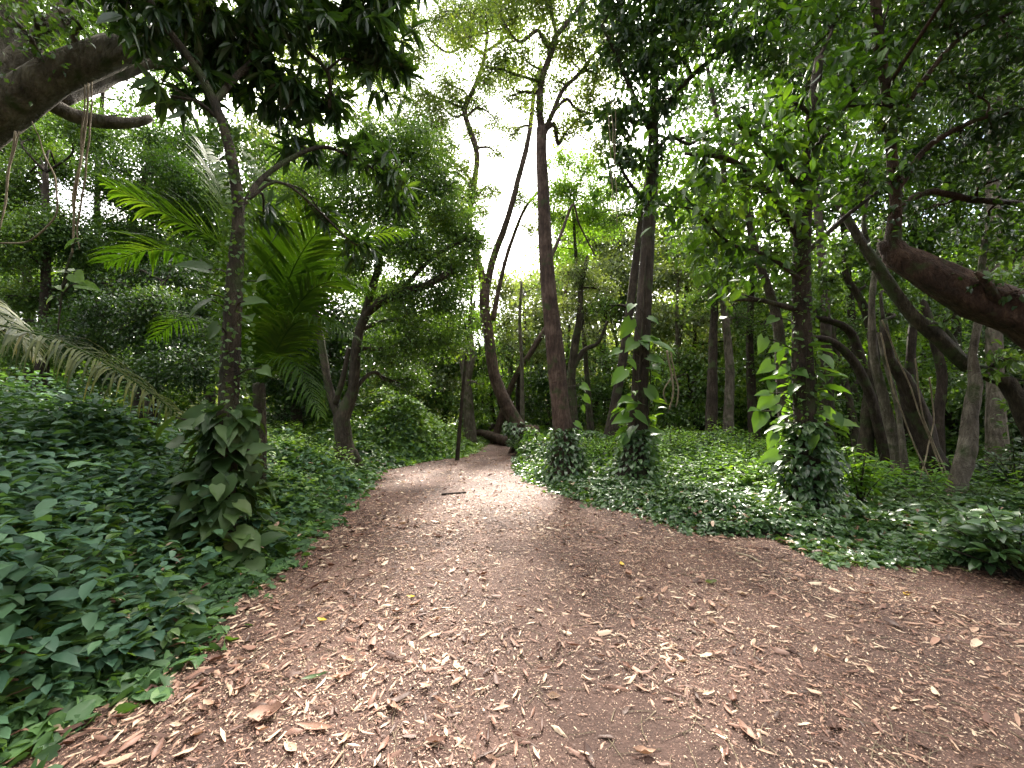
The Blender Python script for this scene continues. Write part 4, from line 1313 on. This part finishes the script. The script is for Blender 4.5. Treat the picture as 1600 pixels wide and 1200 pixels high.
# ---- arching grey mossy stem
tree('tree', 'long mossy stem arching across the thicket and back down to the ground',
     [(1680, 860, 6.8, 26), (1640, 720, 6.8, 25), (1602, 655, 6.8, 23), (1572, 596, 6.9, 21), (1512, 572, 7.0, 19), (1462, 524, 7.1, 21), (1424, 492, 7.2, 17), (1372, 418, 7.3, 16), (1342, 372, 7.4, 12), (1303, 305, 7.5, 11), (1280, 262, 7.6, 8)],
     limbs=[[(1500, 560, 7.0, 12), (1475, 515, 7.2, 9), (1440, 500, 7.4, 7)], [(1365, 420, 7.3, 8), (1350, 350, 7.5, 7), (1360, 280, 7.6, 5)]],
     blobs=[(1290, 260, 7.8, 40), (1350, 260, 7.8, 45), (1320, 390, 8, 34), (1540, 585, 6.7, 20), (1580, 560, 6.6, 24), (1480, 500, 7, 16)], leaf='broad', lmat='mid', bark='bark_moss', lai=1.3, sides=14, rough=.16)

# ---- the thicket of trunks
def stem(label, pts, bark, blobs=(), leaf='broad', lmat='mid', lai=1.2, **k):
    pts = [(a, b_, c, w * .74) for a, b_, c, w in pts]
    k.setdefault('flare', 1.25)
    k.setdefault('roots', 3)
    return tree('tree', label, pts, blobs=blobs, leaf=leaf, lmat=lmat, bark=bark, lai=lai, **k)


stem('twisted brown trunk with shallow flutes standing in the shrubby thicket', [(1352, 705, 9.0, 28), (1354, 650, 9.0, 20), (1366, 580, 9.0, 20), (1362, 520, 9.0, 18), (1345, 470, 9.0, 15), (1322, 430, 9.0, 12), (1318, 380, 9, 9)], 'bark_moss',
     [(1320, 400, 9.2, 40), (1290, 440, 9.3, 32), (1350, 440, 9.5, 36)], rough=.25, sides=12)
stem('pale grey trunk leaning under the arching mossy stem', [(1412, 765, 8.2, 26), (1400, 700, 8.2, 21), (1380, 620, 8.2, 18), (1366, 560, 8.2, 16), (1362, 480, 8.2, 12), (1370, 400, 8.2, 10)], 'bark_grey', [(1370, 380, 8.6, 40), (1400, 430, 8.8, 34)], rough=.15)
stem('thin whitish stem rising beside the pale grey trunk', [(1414, 712, 7.8, 12), (1406, 660, 7.8, 10), (1396, 610, 7.8, 9), (1384, 570, 7.8, 8), (1372, 520, 7.8, 6)], 'bark_grey')
stem('very dark leaning trunk wrapped in hanging roots', [(1470, 770, 8.0, 46), (1452, 700, 8.0, 38), (1430, 640, 8.0, 34), (1410, 590, 8.0, 28), (1390, 560, 8.0, 20), (1380, 500, 8, 14)], 'bark_dark', [(1390, 500, 8.6, 36), (1420, 470, 8.8, 30)], rough=.25, sides=14)
stem('dark trunk curving up beneath the huge limb', [(1460, 720, 10.5, 26), (1466, 650, 10.5, 18), (1472, 590, 10.5, 17), (1462, 540, 10.5, 16), (1448, 490, 10.5, 15), (1432, 450, 10.5, 12)], 'bark_dark', [(1440, 470, 11, 45), (1500, 440, 11, 45)])
stem('knotted pale trunk with a bulging foot at the thicket edge', [(1488, 790, 6.6, 36), (1500, 750, 6.6, 30), (1512, 700, 6.6, 30), (1516, 650, 6.6, 24), (1524, 600, 6.6, 22), (1520, 555, 6.6, 14), (1527, 510, 6.6, 12), (1532, 440, 6.7, 11), (1540, 370, 6.8, 10)], 'bark_grey',
     [(1540, 400, 7, 44), (1510, 460, 7, 26)], rough=.28, sides=14, wob=.02)
stem('tall greyish trunk showing above the huge limb', [(1560, 760, 9.5, 30), (1555, 600, 9.5, 26), (1552, 450, 9.5, 24), (1550, 350, 9.5, 22), (1552, 250, 9.5, 20), (1560, 120, 9.5, 16), (1570, 0, 9.5, 12)], 'bark_grey',
     [(1560, 120, 9.5, 60), (1500, 160, 9.5, 50), (1600, 220, 9.5, 50), (1580, 20, 9.5, 70)], limb_from=.5)
stem('slim grey trunk at the very edge of the thicket', [(1640, 800, 8, 24), (1620, 660, 8, 22), (1610, 540, 8, 18), (1605, 400, 8, 14)], 'bark_grey', [(1600, 430, 8, 50), (1640, 560, 8, 50), (1620, 640, 8, 40)])
stem('leaning pale trunk half hidden behind the young shrub', [(1342, 720, 12, 18), (1330, 640, 12, 14), (1310, 560, 12, 12), (1290, 480, 12, 10)], 'bark_moss', [(1290, 470, 12, 50), (1240, 520, 12.5, 40), (1330, 520, 12.5, 36)], leaf='small')
stem('reddish dark branch-like stem bowing behind the straight trunk', [(1395, 760, 8.8, 20), (1360, 620, 8.8, 18), (1330, 560, 8.8, 17), (1295, 532, 8.8, 15), (1262, 530, 8.8, 12), (1230, 545, 8.8, 9)], 'bark_dark', [(1240, 545, 9.2, 30), (1320, 575, 9.5, 30)])
stem('dark bowed stem higher in the thicket', [(1400, 700, 9.8, 20), (1345, 560, 9.8, 17), (1325, 515, 9.8, 16), (1290, 500, 9.8, 13), (1262, 496, 9.8, 10)], 'bark_dark', [(1270, 480, 10, 26), (1240, 470, 10.5, 34)])

# aerial roots hanging in the thicket
for lab, ss in [('bundle of thin aerial roots draped over the very dark leaning trunk', [[(1378, 500, 7.6, 3), (1420, 600, 7.6, 3), (1450, 680, 7.6, 3), (1490, 780, 7.4, 3)], [(1376, 520, 7.5, 3), (1400, 620, 7.5, 3), (1440, 720, 7.4, 3), (1480, 800, 7.2, 3)],
                                                                               [(1430, 560, 7.6, 3), (1440, 640, 7.6, 3), (1470, 720, 7.5, 3), (1500, 790, 7.3, 2)], [(1452, 590, 7.7, 3), (1458, 660, 7.7, 3), (1440, 740, 7.5, 3), (1430, 780, 7.4, 2)]]),
                ('pale looped aerial roots hanging in the open wood behind the dark trunk', [[(1042, 548, 11, 5), (1048, 580, 11, 5), (1052, 610, 11, 5), (1046, 640, 11, 4)], [(1048, 546, 11, 4), (1052, 575, 11, 4), (1060, 610, 11, 4), (1056, 636, 11, 3)], [(1052, 585, 11, 3), (1038, 610, 11, 3), (1042, 632, 11, 3)]]),
                ('group of straight thin lianas hanging beside the dark upright trunk', [[(948, 130, 7.8, 2), (952, 200, 7.8, 2), (955, 260, 7.8, 2), (958, 340, 7.8, 2)], [(953, 130, 7.8, 2), (957, 200, 7.8, 2.5), (962, 290, 7.8, 2), (964, 350, 7.8, 1.5)], [(960, 128, 7.8, 2), (962, 190, 7.8, 2), (960, 250, 7.8, 2)]]),
                ('lone thread-like liana hanging in front of the bright canopy holes', [[(1096, 130, 6.5, 1.6), (1097, 190, 6.5, 1.6), (1098, 250, 6.5, 1.6), (1099, 275, 6.5, 1)]])]:
    liana(lab, ss)

# ---- trees behind the near row (centre)
stem('forked dark tree with a pale split branch behind the tall reddish trunk', [(898, 690, 13.5, 24), (895, 640, 13.5, 20), (893, 590, 13.5, 18), (898, 540, 13.5, 17), (905, 500, 13.5, 14), (908, 450, 13.5, 11), (918, 400, 13.5, 8)], 'bark_moss',
     [(900, 430, 13.5, 36), (940, 450, 13.8, 34), (880, 480, 13.5, 24), (930, 520, 14, 26)], leaf='small', lmat='grey', lai=1.2,
     limbs=[[(893, 580, 13.5, 10), (912, 548, 13.5, 8), (935, 535, 13.5, 6), (950, 500, 13.6, 4)]])
stem('pale upright trunk in the gap between the leaning and the tall reddish trees', [(816, 665, 17, 10), (816, 620, 17, 9), (815, 560, 17, 8), (812, 500, 17, 7), (815, 440, 17, 5)], 'bark_grey', [(815, 520, 17.5, 20), (800, 480, 18, 24)], leaf='far', lmat='grey', lai=1.0)
stem('fallen-looking reddish trunk slanting behind the tall reddish tree', [(770, 650, 19, 14), (800, 600, 19, 12), (830, 550, 19, 12), (858, 505, 19, 12), (880, 470, 19, 8), (890, 420, 19, 6)], 'bark_red', [(860, 440, 19, 24), (800, 560, 19, 22)], leaf='far', lmat='mid', lai=1.0)
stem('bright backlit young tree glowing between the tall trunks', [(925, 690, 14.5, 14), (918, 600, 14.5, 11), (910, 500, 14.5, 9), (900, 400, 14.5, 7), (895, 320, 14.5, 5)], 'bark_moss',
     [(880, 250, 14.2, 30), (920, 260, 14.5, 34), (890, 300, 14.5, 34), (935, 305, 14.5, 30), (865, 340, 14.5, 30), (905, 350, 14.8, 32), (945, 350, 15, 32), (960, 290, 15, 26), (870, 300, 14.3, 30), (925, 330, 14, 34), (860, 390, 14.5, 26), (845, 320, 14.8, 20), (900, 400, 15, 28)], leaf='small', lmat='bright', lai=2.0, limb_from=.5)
stem('tall light brown trunk alone behind the weedy patch', [(1138, 715, 13, 24), (1138, 650, 13, 20), (1140, 580, 13, 18), (1136, 520, 13, 15), (1130, 460, 13, 12), (1135, 400, 13, 9)], 'bark_grey',
     [(1130, 430, 13, 44), (1090, 470, 13.4, 34), (1160, 500, 13.5, 34), (1100, 400, 13.6, 40)], leaf='small', lmat='mid', lai=1.3)
stem('small pale-barked tree in the gap right of the bright young tree', [(1068, 690, 17, 12), (1062, 600, 17, 10), (1058, 500, 17, 8), (1060, 430, 17, 6)], 'bark_grey',
     [(1060, 430, 17, 34), (1090, 500, 17, 30), (1040, 490, 17, 26), (1075, 560, 17, 30), (1030, 430, 17, 24)], leaf='far', lmat='grey', lai=1.4)

# ---- woodland trees farther back: each its own trunk and crown
BG = [
    # label, trunk (px, py_base, Y, top py), fill(px0,px1,py0,py1), n, r, leaf, mat, lai
    ('dense dark evergreen behind the curved liana at the edge of the bank', 60, 690, 10.5, 250, (-60, 150, 190, 560), 16, 55, 'small', 'mid', 2.3),
    ('mid green tree behind the hanging liana bundle', 215, 690, 12.5, 220, (130, 330, 190, 440), 14, 50, 'small', 'sprig', 2.2),
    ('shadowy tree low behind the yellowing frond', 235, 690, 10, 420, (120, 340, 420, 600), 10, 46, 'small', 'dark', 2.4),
    ('light green tree showing over the feather palm', 440, 680, 18, 230, (385, 500, 215, 420), 9, 40, 'far', 'grey', 2.2),
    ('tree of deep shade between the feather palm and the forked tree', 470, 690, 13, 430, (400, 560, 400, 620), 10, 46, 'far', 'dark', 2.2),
    ('leafy tree filling the space behind the arching crown', 630, 690, 20.5, 330, (560, 740, 300, 630), 16, 42, 'far', 'mid', 2.2),
    ('shaded evergreen behind the stout broken trunk', 690, 690, 20, 480, (640, 760, 470, 660), 10, 30, 'far', 'mid', 2.2),
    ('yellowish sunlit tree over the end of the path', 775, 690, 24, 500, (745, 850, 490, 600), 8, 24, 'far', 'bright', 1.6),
    ('dark low tree closing the end of the path', 790, 690, 24, 580, (730, 850, 580, 680), 9, 26, 'farther', 'mid', 2.2),
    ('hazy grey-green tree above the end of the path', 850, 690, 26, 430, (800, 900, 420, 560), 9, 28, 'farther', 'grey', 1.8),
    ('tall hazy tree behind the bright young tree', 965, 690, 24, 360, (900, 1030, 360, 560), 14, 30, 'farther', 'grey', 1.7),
    ('mid green tree low between the paired trunks', 930, 690, 18, 560, (880, 1010, 540, 670), 9, 28, 'far', 'mid', 1.9),
    ('spreading tree behind the looped aerial roots', 1090, 700, 20, 400, (1020, 1200, 380, 560), 14, 36, 'far', 'grey', 1.9),
    ('thick shaded tree low behind the looped aerial roots', 1090, 700, 16, 560, (1020, 1180, 560, 680), 10, 32, 'far', 'mid', 2.0),
    ('dense tree behind the thin mossy stem', 1215, 700, 15, 430, (1160, 1290, 430, 660), 12, 38, 'far', 'mid', 2.1),
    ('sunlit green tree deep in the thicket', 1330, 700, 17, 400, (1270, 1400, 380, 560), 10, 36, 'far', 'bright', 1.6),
    ('dark tree low in the thicket behind the fluted trunk', 1340, 700, 13, 560, (1280, 1420, 560, 700), 9, 36, 'far', 'mid', 2.1),
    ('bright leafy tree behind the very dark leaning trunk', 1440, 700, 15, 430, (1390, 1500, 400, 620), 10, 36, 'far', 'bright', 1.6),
    ('dark tree low behind the knotted pale trunk', 1490, 720, 12, 600, (1430, 1560, 590, 720), 8, 36, 'far', 'mid', 2.0),
    ('broad evergreen behind the tall greyish trunk', 1580, 720, 13, 300, (1500, 1680, 200, 480), 14, 50, 'far', 'mid', 1.8),
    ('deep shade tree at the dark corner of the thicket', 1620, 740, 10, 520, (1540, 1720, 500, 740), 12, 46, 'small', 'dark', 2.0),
    ('high tree filling the canopy over the thicket', 1330, 700, 14, 120, (1230, 1440, 60, 360), 14, 50, 'far', 'mid', 1.3),
    ('high tree whose crown closes the canopy over the huge limb', 1500, 700, 14, 100, (1420, 1620, 20, 300), 12, 50, 'far', 'mid', 1.3),
    ('tall tree crown behind the heavy dark crown', 1110, 700, 13, 60, (1040, 1230, -10, 210), 8, 42, 'far', 'dark', 1.1),
    ('tall airy tree behind the near whorled foliage', 480, 690, 15, 60, (380, 620, -20, 200), 10, 48, 'far', 'grey', 1.0),
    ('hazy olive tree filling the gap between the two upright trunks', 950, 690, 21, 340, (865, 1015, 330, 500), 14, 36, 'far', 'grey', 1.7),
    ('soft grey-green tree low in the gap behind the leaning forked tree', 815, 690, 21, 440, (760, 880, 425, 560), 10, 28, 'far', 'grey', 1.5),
    ('olive tree beyond the looped roots reaching the dark crown', 1060, 690, 19, 300, (1010, 1130, 280, 460), 10, 38, 'far', 'fine', 1.6),
    ('wall of dark evergreen closing the gap behind the hanging liana bundle', 150, 690, 15, 400, (-40, 330, 380, 640), 20, 46, 'far', 'mid', 2.4),
    ('bushy tree whose crown tops the feather palm', 330, 690, 14, 230, (230, 440, 200, 430), 14, 44, 'far', 'sprig', 2.2),
    ('dim tree filling the space under the arching crown', 590, 690, 19.5, 480, (540, 720, 520, 660), 12, 34, 'far', 'grey', 2.2),
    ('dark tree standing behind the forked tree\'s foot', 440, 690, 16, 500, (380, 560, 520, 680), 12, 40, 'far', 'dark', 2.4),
    ('high tree closing the canopy beside the curved liana', 50, 690, 13, 100, (-80, 120, 60, 260), 8, 55, 'far', 'sprig', 1.8),
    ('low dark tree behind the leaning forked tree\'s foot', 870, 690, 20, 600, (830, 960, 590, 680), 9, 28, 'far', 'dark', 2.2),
    ('dense tree behind the spreading sprays of the straight trunk', 1180, 700, 14, 200, (1060, 1290, 180, 430), 16, 46, 'far', 'mid', 1.5),
    ('grey-green tree deep behind the tall light brown trunk', 1150, 700, 22, 520, (1000, 1260, 480, 680), 18, 32, 'farther', 'mid', 2.4),
    ('dark tree behind the whole thicket of stems', 1400, 700, 19, 450, (1260, 1560, 420, 690), 24, 36, 'farther', 'mid', 2.4),
    ('tall evergreen behind the bend of the huge limb', 1420, 700, 12.5, 250, (1330, 1520, 240, 430), 12, 48, 'broad', 'sprig', 1.6),
    ('high evergreen filling the sky above the arching mossy stem', 1290, 700, 11, 60, (1210, 1420, -20, 180), 10, 52, 'broad', 'dark', 1.5),
    ('dark high tree at the outer corner of the canopy', 1560, 720, 11, 40, (1440, 1680, -40, 160), 10, 60, 'far', 'dark', 1.6),
    ('tall airy tree behind the thick pale limb', 150, 690, 16, 60, (60, 330, 0, 190), 8, 48, 'far', 'mid', 0.8),
]
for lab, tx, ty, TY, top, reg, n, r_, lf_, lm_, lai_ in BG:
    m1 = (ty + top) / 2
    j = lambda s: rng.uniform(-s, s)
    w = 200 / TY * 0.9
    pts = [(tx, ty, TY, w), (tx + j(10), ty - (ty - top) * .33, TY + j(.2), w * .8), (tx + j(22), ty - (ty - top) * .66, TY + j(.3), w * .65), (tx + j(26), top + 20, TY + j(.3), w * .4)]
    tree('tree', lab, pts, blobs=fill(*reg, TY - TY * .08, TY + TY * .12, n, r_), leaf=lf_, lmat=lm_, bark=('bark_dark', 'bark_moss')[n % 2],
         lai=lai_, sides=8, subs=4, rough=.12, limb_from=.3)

# unseen trees added behind and beside the viewer to block sky and shade the clearing
for lab, (bx, by_), hgt, n in [('added unseen shade tree behind the clearing, nearest the bank', (-4.5, -3.5), 9, 9), ('added unseen shade tree behind the clearing with a heavy crown', (3.4, -2.4), 8.5, 13),
                               ('added unseen shade tree beside the clearing past the dark shrub', (9.5, 0.5), 9, 9), ('added unseen shade tree on the bank beyond the palm', (-9, 1.0), 9, 9), ('added unseen shade tree far behind the clearing', (-1.0, -10), 11, 9)]:
    base = np.array([bx, by_, ghs(bx, by_)])
    root = thing('tree', lab, 'tree', base)
    mb = MB()
    lf = MB()
    tp, tr_ = tube(mb, [base - [0, 0, .1], base + [.1, .1, hgt * .35], base + [-.1, .2, hgt * .7], base + [0, 0, hgt]], [.32, .24, .17, .06], 10, rough=.1)
    for k in range(n):
        a = k * 2.4
        c = base + np.array([math.cos(a) * rng.uniform(.8, 3.2), math.sin(a) * rng.uniform(.8, 3.2), hgt * rng.uniform(.55, 1.05)])
        s = tp[np.argmin(np.linalg.norm(tp - (c - [0, 0, 1.5]), axis=1))]
        tube(mb, [s, (s + c) / 2 + [0, 0, .2], c], [.07, .05, .02], 6)
        m = 900
        pos = c + rand_dir(m) * (rng.random((m, 1)) ** .45) * np.array([1.6, 1.6, 1.0])
        ax = rand_dir(m) + [0, 0, -.4]
        leaves(lf, pos, ax, rng.normal(0, .5, (m, 3)) + [0, 0, 1], .22, .13, T_KITE)
    mb.build('trunk', M['bark_dark'], root, smooth=True, origin=base)
    lf.build('crown', M['mid'], root, origin=base)


# ---- the far wood, one mass
def far_wood():
    mb = MB()
    for az0, az1, hh, nb in [(-75, -18, 13, 80), (-18, 4, 6.0, 34), (4, 22, 8.5, 30), (22, 75, 13, 80)]:
        for _ in range(nb):
            a = R(rng.uniform(az0, az1))
            d = rng.uniform(29, 44)
            hz = hh * rng.uniform(0.0, 1.0) * (d / 34)
            c = np.array([math.sin(a) * d, math.cos(a) * d, hz])
            rad = rng.uniform(1.6, 3.2)
            m = int(230 * rad)
            pos = c + rand_dir(m) * (rng.random((m, 1)) ** .4) * rad * np.array([1, 1, .75])
            L = rng.uniform(.3, .6, m)
            leaves(mb, pos, rand_dir(m) + [0, 0, -.35], rng.normal(0, .55, (m, 3)) + [0, 0, 1], L, L * .6, T_KITE)
    for _ in range(150):
        a = R(rng.uniform(-75, 75))
        d = rng.uniform(23, 34)
        c = np.array([math.sin(a) * d, math.cos(a) * d, rng.uniform(.3, 3.0)])
        rad = rng.uniform(1.2, 2.2)
        m = int(260 * rad)
        pos = c + rand_dir(m) * (rng.random((m, 1)) ** .4) * rad * np.array([1, 1, .75])
        L = rng.uniform(.2, .42, m)
        leaves(mb, pos, rand_dir(m) + [0, 0, -.35], rng.normal(0, .55, (m, 3)) + [0, 0, 1], L, L * .6, T_KITE)
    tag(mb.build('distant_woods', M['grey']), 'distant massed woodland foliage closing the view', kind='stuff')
    tb = MB()
    for _ in range(90):
        a = R(rng.uniform(-70, 70))
        d = rng.uniform(24, 38)
        x, y = math.sin(a) * d, math.cos(a) * d
        l = rng.normal(0, .8, 2)
        h = rng.uniform(5, 9)
        tube(tb, [(x, y, -0.2), (x + l[0] * .4, y + l[1] * .4, h * .5), (x + l[0], y + l[1], h)], [.22, .17, .08], 7, step=1.0)
    tag(tb.build('distant_woods', M['bark_moss']), 'distant crowd of trunks in the deep wood', kind='stuff')


far_wood()


# ------------------------------------------------------------------ shrubs and small plants
def shrub(label, px, py, h, r, leaf, mat, n, Lf, asp=.5, name='shrub', tmpl=None, group=None, Y=None, droop=.25):
    b = G(px, py) if Y is None else P(px, py, Y)
    b[2] = ghs(b[0], b[1])
    root = thing(name, label, 'shrub', b, group)
    st, lf = MB(), MB()
    ns = max(5, int(n / 22))
    for k in range(ns):
        a = rng.uniform(0, 6.28)
        rr = r * math.sqrt(rng.random())
        e = b + np.array([math.cos(a) * rr, math.sin(a) * rr, h * rng.uniform(.45, 1.0) * (1 - .35 * (rr / r) ** 2)])
        m_ = b + (e - b) * .5 + np.array([math.cos(a), math.sin(a), 0]) * rr * -.15
        tp, tr_ = tube(st, [b + rng.normal(0, .03, 3) * [1, 1, 0], m_, e], [.010, .007, .003], 5, step=h / 8)
        m = max(4, int(n / ns))
        t = rng.uniform(.35, 1, m) ** .7
        i = (t * (len(tp) - 1)).astype(int)
        aa = rng.uniform(0, 6.28, m)
        ax = np.stack([np.cos(aa), np.sin(aa), rng.uniform(-.4, .6, m) - droop], -1)
        ll = Lf * rng.uniform(.6, 1.25, m)
        leaves(lf, tp[i] + rng.normal(0, .012, (m, 3)), ax, rng.normal(0, .3, (m, 3)) + [0, 0, 1], ll, ll * asp, tmpl or T_LEAF, petiole=.25)
    st.build('stem', M['bark_moss'], root, smooth=True, origin=b)
    lf.build('foliage', M[mat], root, origin=b, smooth=True)
    return root


shrub('fresh bright green young shrub at the thicket edge', 1345, 800, 1.15, .42, 'l', 'bright', 480, .12)
shrub('dark broad-leaved shrub at the edge of the clearing', 1590, 905, .85, .75, 'l', 'ivy', 700, .15, .55, Y=None)
shrub('low dark broad-leaved plant below the dark shrub by the clearing', 1545, 895, .35, .4, 'l', 'bank', 220, .12, .55)
shrub('light green tree seedling standing out of the dark bank', 200, 800, 1.15, .55, 'l', 'bank', 260, .16, .5)
shrub('broad-leaved plant rising behind the seedling on the bank', 90, 790, 1.25, .7, 'l', 'bank', 380, .15, .5)
shrub('shrubby plant on the bank beneath the yellowing frond', 150, 745, 1.35, .8, 'l', 'mid', 420, .13, .5)
shrub('leafy bank plant crowding the vine-covered trunk', 255, 850, .95, .5, 'l', 'bank', 330, .12, .6)
shrub('bright leafy plant sprawling at the verge of the path', 215, 1010, .28, .45, 'l', 'mid', 260, .11, .55)
shrub('dark leafy plant hugging the lower verge', 30, 1040, .55, .5, 'l', 'bank', 420, .13, .6)
shrub('shadowed shrub between the vine-covered trunk and forked tree', 450, 745, 1.1, .8, 'l', 'mid', 600, .08, .55)
shrub('tall shaded shrub behind the feather palm', 330, 720, 1.9, 1.2, 'l', 'grey', 900, .10, .5)
shrub('shrub in deep shade at the outer bank', 30, 720, 2.2, 1.3, 'l', 'mid', 900, .12, .5)
shrub('greyish feathery shrub beside the creeper mound', 610, 712, 2.0, 1.1, 'l', 'grey', 1100, .07, .4)
shrub('shrub pressed against the foot of the leaning forked tree', 812, 712, .75, .6, 'l', 'mid', 700, .07, .5)
shrub('yellow-leaved shrub behind the bright vine', 930, 700, 1.2, .7, 'l', 'palm_dry', 500, .09, .5)
shrub('pale-leaved shrub under the looped aerial roots', 1040, 702, 1.4, .9, 'l', 'grey', 800, .09, .5)
shrub('vivid green weedy shrub in front of the tall light brown trunk', 1110, 735, 1.25, 1.1, 'l', 'bright', 800, .07, .5)
shrub('vivid green shrub nearer the straight black trunk', 1170, 742, .95, .8, 'l', 'bright', 800, .07, .5)
shrub('dim shrub among the stems of the thicket', 1300, 745, .9, .7, 'l', 'mid', 500, .09, .5)
shrub('grassy dark plant at the foot of the knotted pale trunk', 1540, 800, .5, .7, 'l', 'mid', 500, .13, .16)
shrub('spiky grassy plant between knotted trunk and dark shrub', 1440, 800, .35, .6, 'l', 'mid', 450, .13, .22)
shrub('dark shrub hidden behind the grassy plants', 1590, 780, 1.3, 1.0, 'l', 'dark', 700, .12, .5)
shrub('bright fern-like shrub near the far leaning trunk', 825, 690, 1.8, .9, 'l', 'bright', 500, .12, .3)

shrub('fresh green shrub between the two upright ivy-footed trunks', 940, 735, 1.0, .9, 'l', 'bright', 800, .08, .5)
shrub('shrub coloured a sunny green behind the foot of the dark upright trunk', 1050, 735, 1.1, 1.0, 'l', 'bright', 1000, .08, .5)  # no sun reaches the shrubs here; bright leaf colour stands in for it
shrub('green shrub in the weeds short of the near black straight trunk', 1185, 770, .6, .7, 'l', 'bright', 500, .08, .5)
shrub('shrub coloured sunlit-pale on the crest of the creeper mound', 640, 690, 1.5, 1.3, 'l', 'lit_creeper', 1400, .08, .6)
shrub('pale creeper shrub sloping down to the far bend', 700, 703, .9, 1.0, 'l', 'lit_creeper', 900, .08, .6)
shrub('young bank shrub with soft bluish leaves above the lower verge', 110, 900, .7, .6, 'l', 'teal', 420, .11, .6)
shrub('bluish shrub at the shaded outer corner of the bank', 20, 880, .9, .7, 'l', 'teal', 480, .12, .6)

# ------------------------------------------------------------------ log, sticks, single fallen leaves
def log(name, label, pts, mat, cat, sides=12, rough=.15):
    b = np.array(pts[0][:3], float)
    mb = MB()
    tube(mb, [p[:3] for p in pts], [p[3] for p in pts], sides, rough=rough)
    o = mb.build(name, M[mat], origin=b, smooth=True)
    return tag(o, label, cat)


g = G(752, 692)
g2 = G(786, 697)
log('fallen_log', 'reddish fallen log lying across the far end of the path', [(g[0] - .3, g[1] + .6, .42, .20), (g[0] + .25, g[1] + .3, .36, .24), (g2[0] + .1, g2[1] + .1, .22, .22), (g2[0] + .45, g2[1], .14, .15)], 'bark_red', 'log')
g = G(770, 688)
log('fallen_log', 'broken dark stump end behind the fallen log', [(g[0] - .4, g[1] + .3, .15, .25), (g[0] - .1, g[1] + .3, .5, .22), (g[0] + .1, g[1] + .3, .8, .14)], 'bark_dark', 'log')


def stick(label, a, b, r, mat='bark_dark', bend=.04):
    a, b = G(*a), G(*b)
    m = (a + b) / 2 + np.array([bend, bend, 0])
    pts = []
    for q in (a, m, b):
        pts.append((q[0], q[1], ghs(q[0], q[1]) + r * .7 + .006, r))
    log('stick', label, pts, mat, 'stick', 6, .2)


stick('dark stick lying across the middle of the path', (690, 774), (728, 771), .022)
stick('pale curved stick at the edge of the litter below the ivy carpet', (1150, 866), (1188, 880), .014, 'liana')
stick('bleached dead branch poking from the ivy near the dark trunk', (995, 775), (1018, 800), .016, 'liana')
stick('dry stick at the foot of the leaning forked tree', (822, 722), (840, 730), .03, 'liana')


def fallen(label, px, py, L, asp, mat, ang, tm=T_CURL):
    b = G(px, py)
    b[2] = ghs(b[0], b[1]) + .016
    mb = MB()
    leaves(mb, b[None], np.array([[math.cos(R(ang)), math.sin(R(ang)), .02]]), np.array([[.05, -.1, 1.0]]), L, L * asp, tm)
    tag(mb.build('fallen_leaf', M[mat], origin=b, smooth=True), label, 'leaf')


fallen('yellow leaf on bare earth in the middle of the path', 648, 933, .075, .45, 'yellow', 170)
fallen('orange-yellow leaf lying in the pale litter near the verge', 510, 972, .09, .4, 'yellow', 160)
fallen('bright yellow leaf in the shaded litter below the thicket', 1412, 933, .085, .5, 'yellow', 20)
fallen('yellow leaf close to the dark shrub by the clearing', 1510, 885, .10, .5, 'yellow', 40)
fallen('golden curled leaf beside the lone pale twig', 972, 886, .085, .6, 'yellow', 80)
fallen('pale green fallen leaf in front of the ivy carpet', 1102, 915, .12, .5, 'palm_dry', 10)
fallen('large pinkish dry leaf lying flat near the verge', 385, 1135, .16, .6, 'litter', 30)
fallen('long tan leaf among the curled litter', 520, 1140, .2, .22, 'litter', 175)
fallen('dark green narrow leaf on the tan litter', 470, 1066, .15, .22, 'mid', 25)
fallen('tall tan curled leaf standing out on dark earth', 1180, 1160, .13, .4, 'litter', 95)
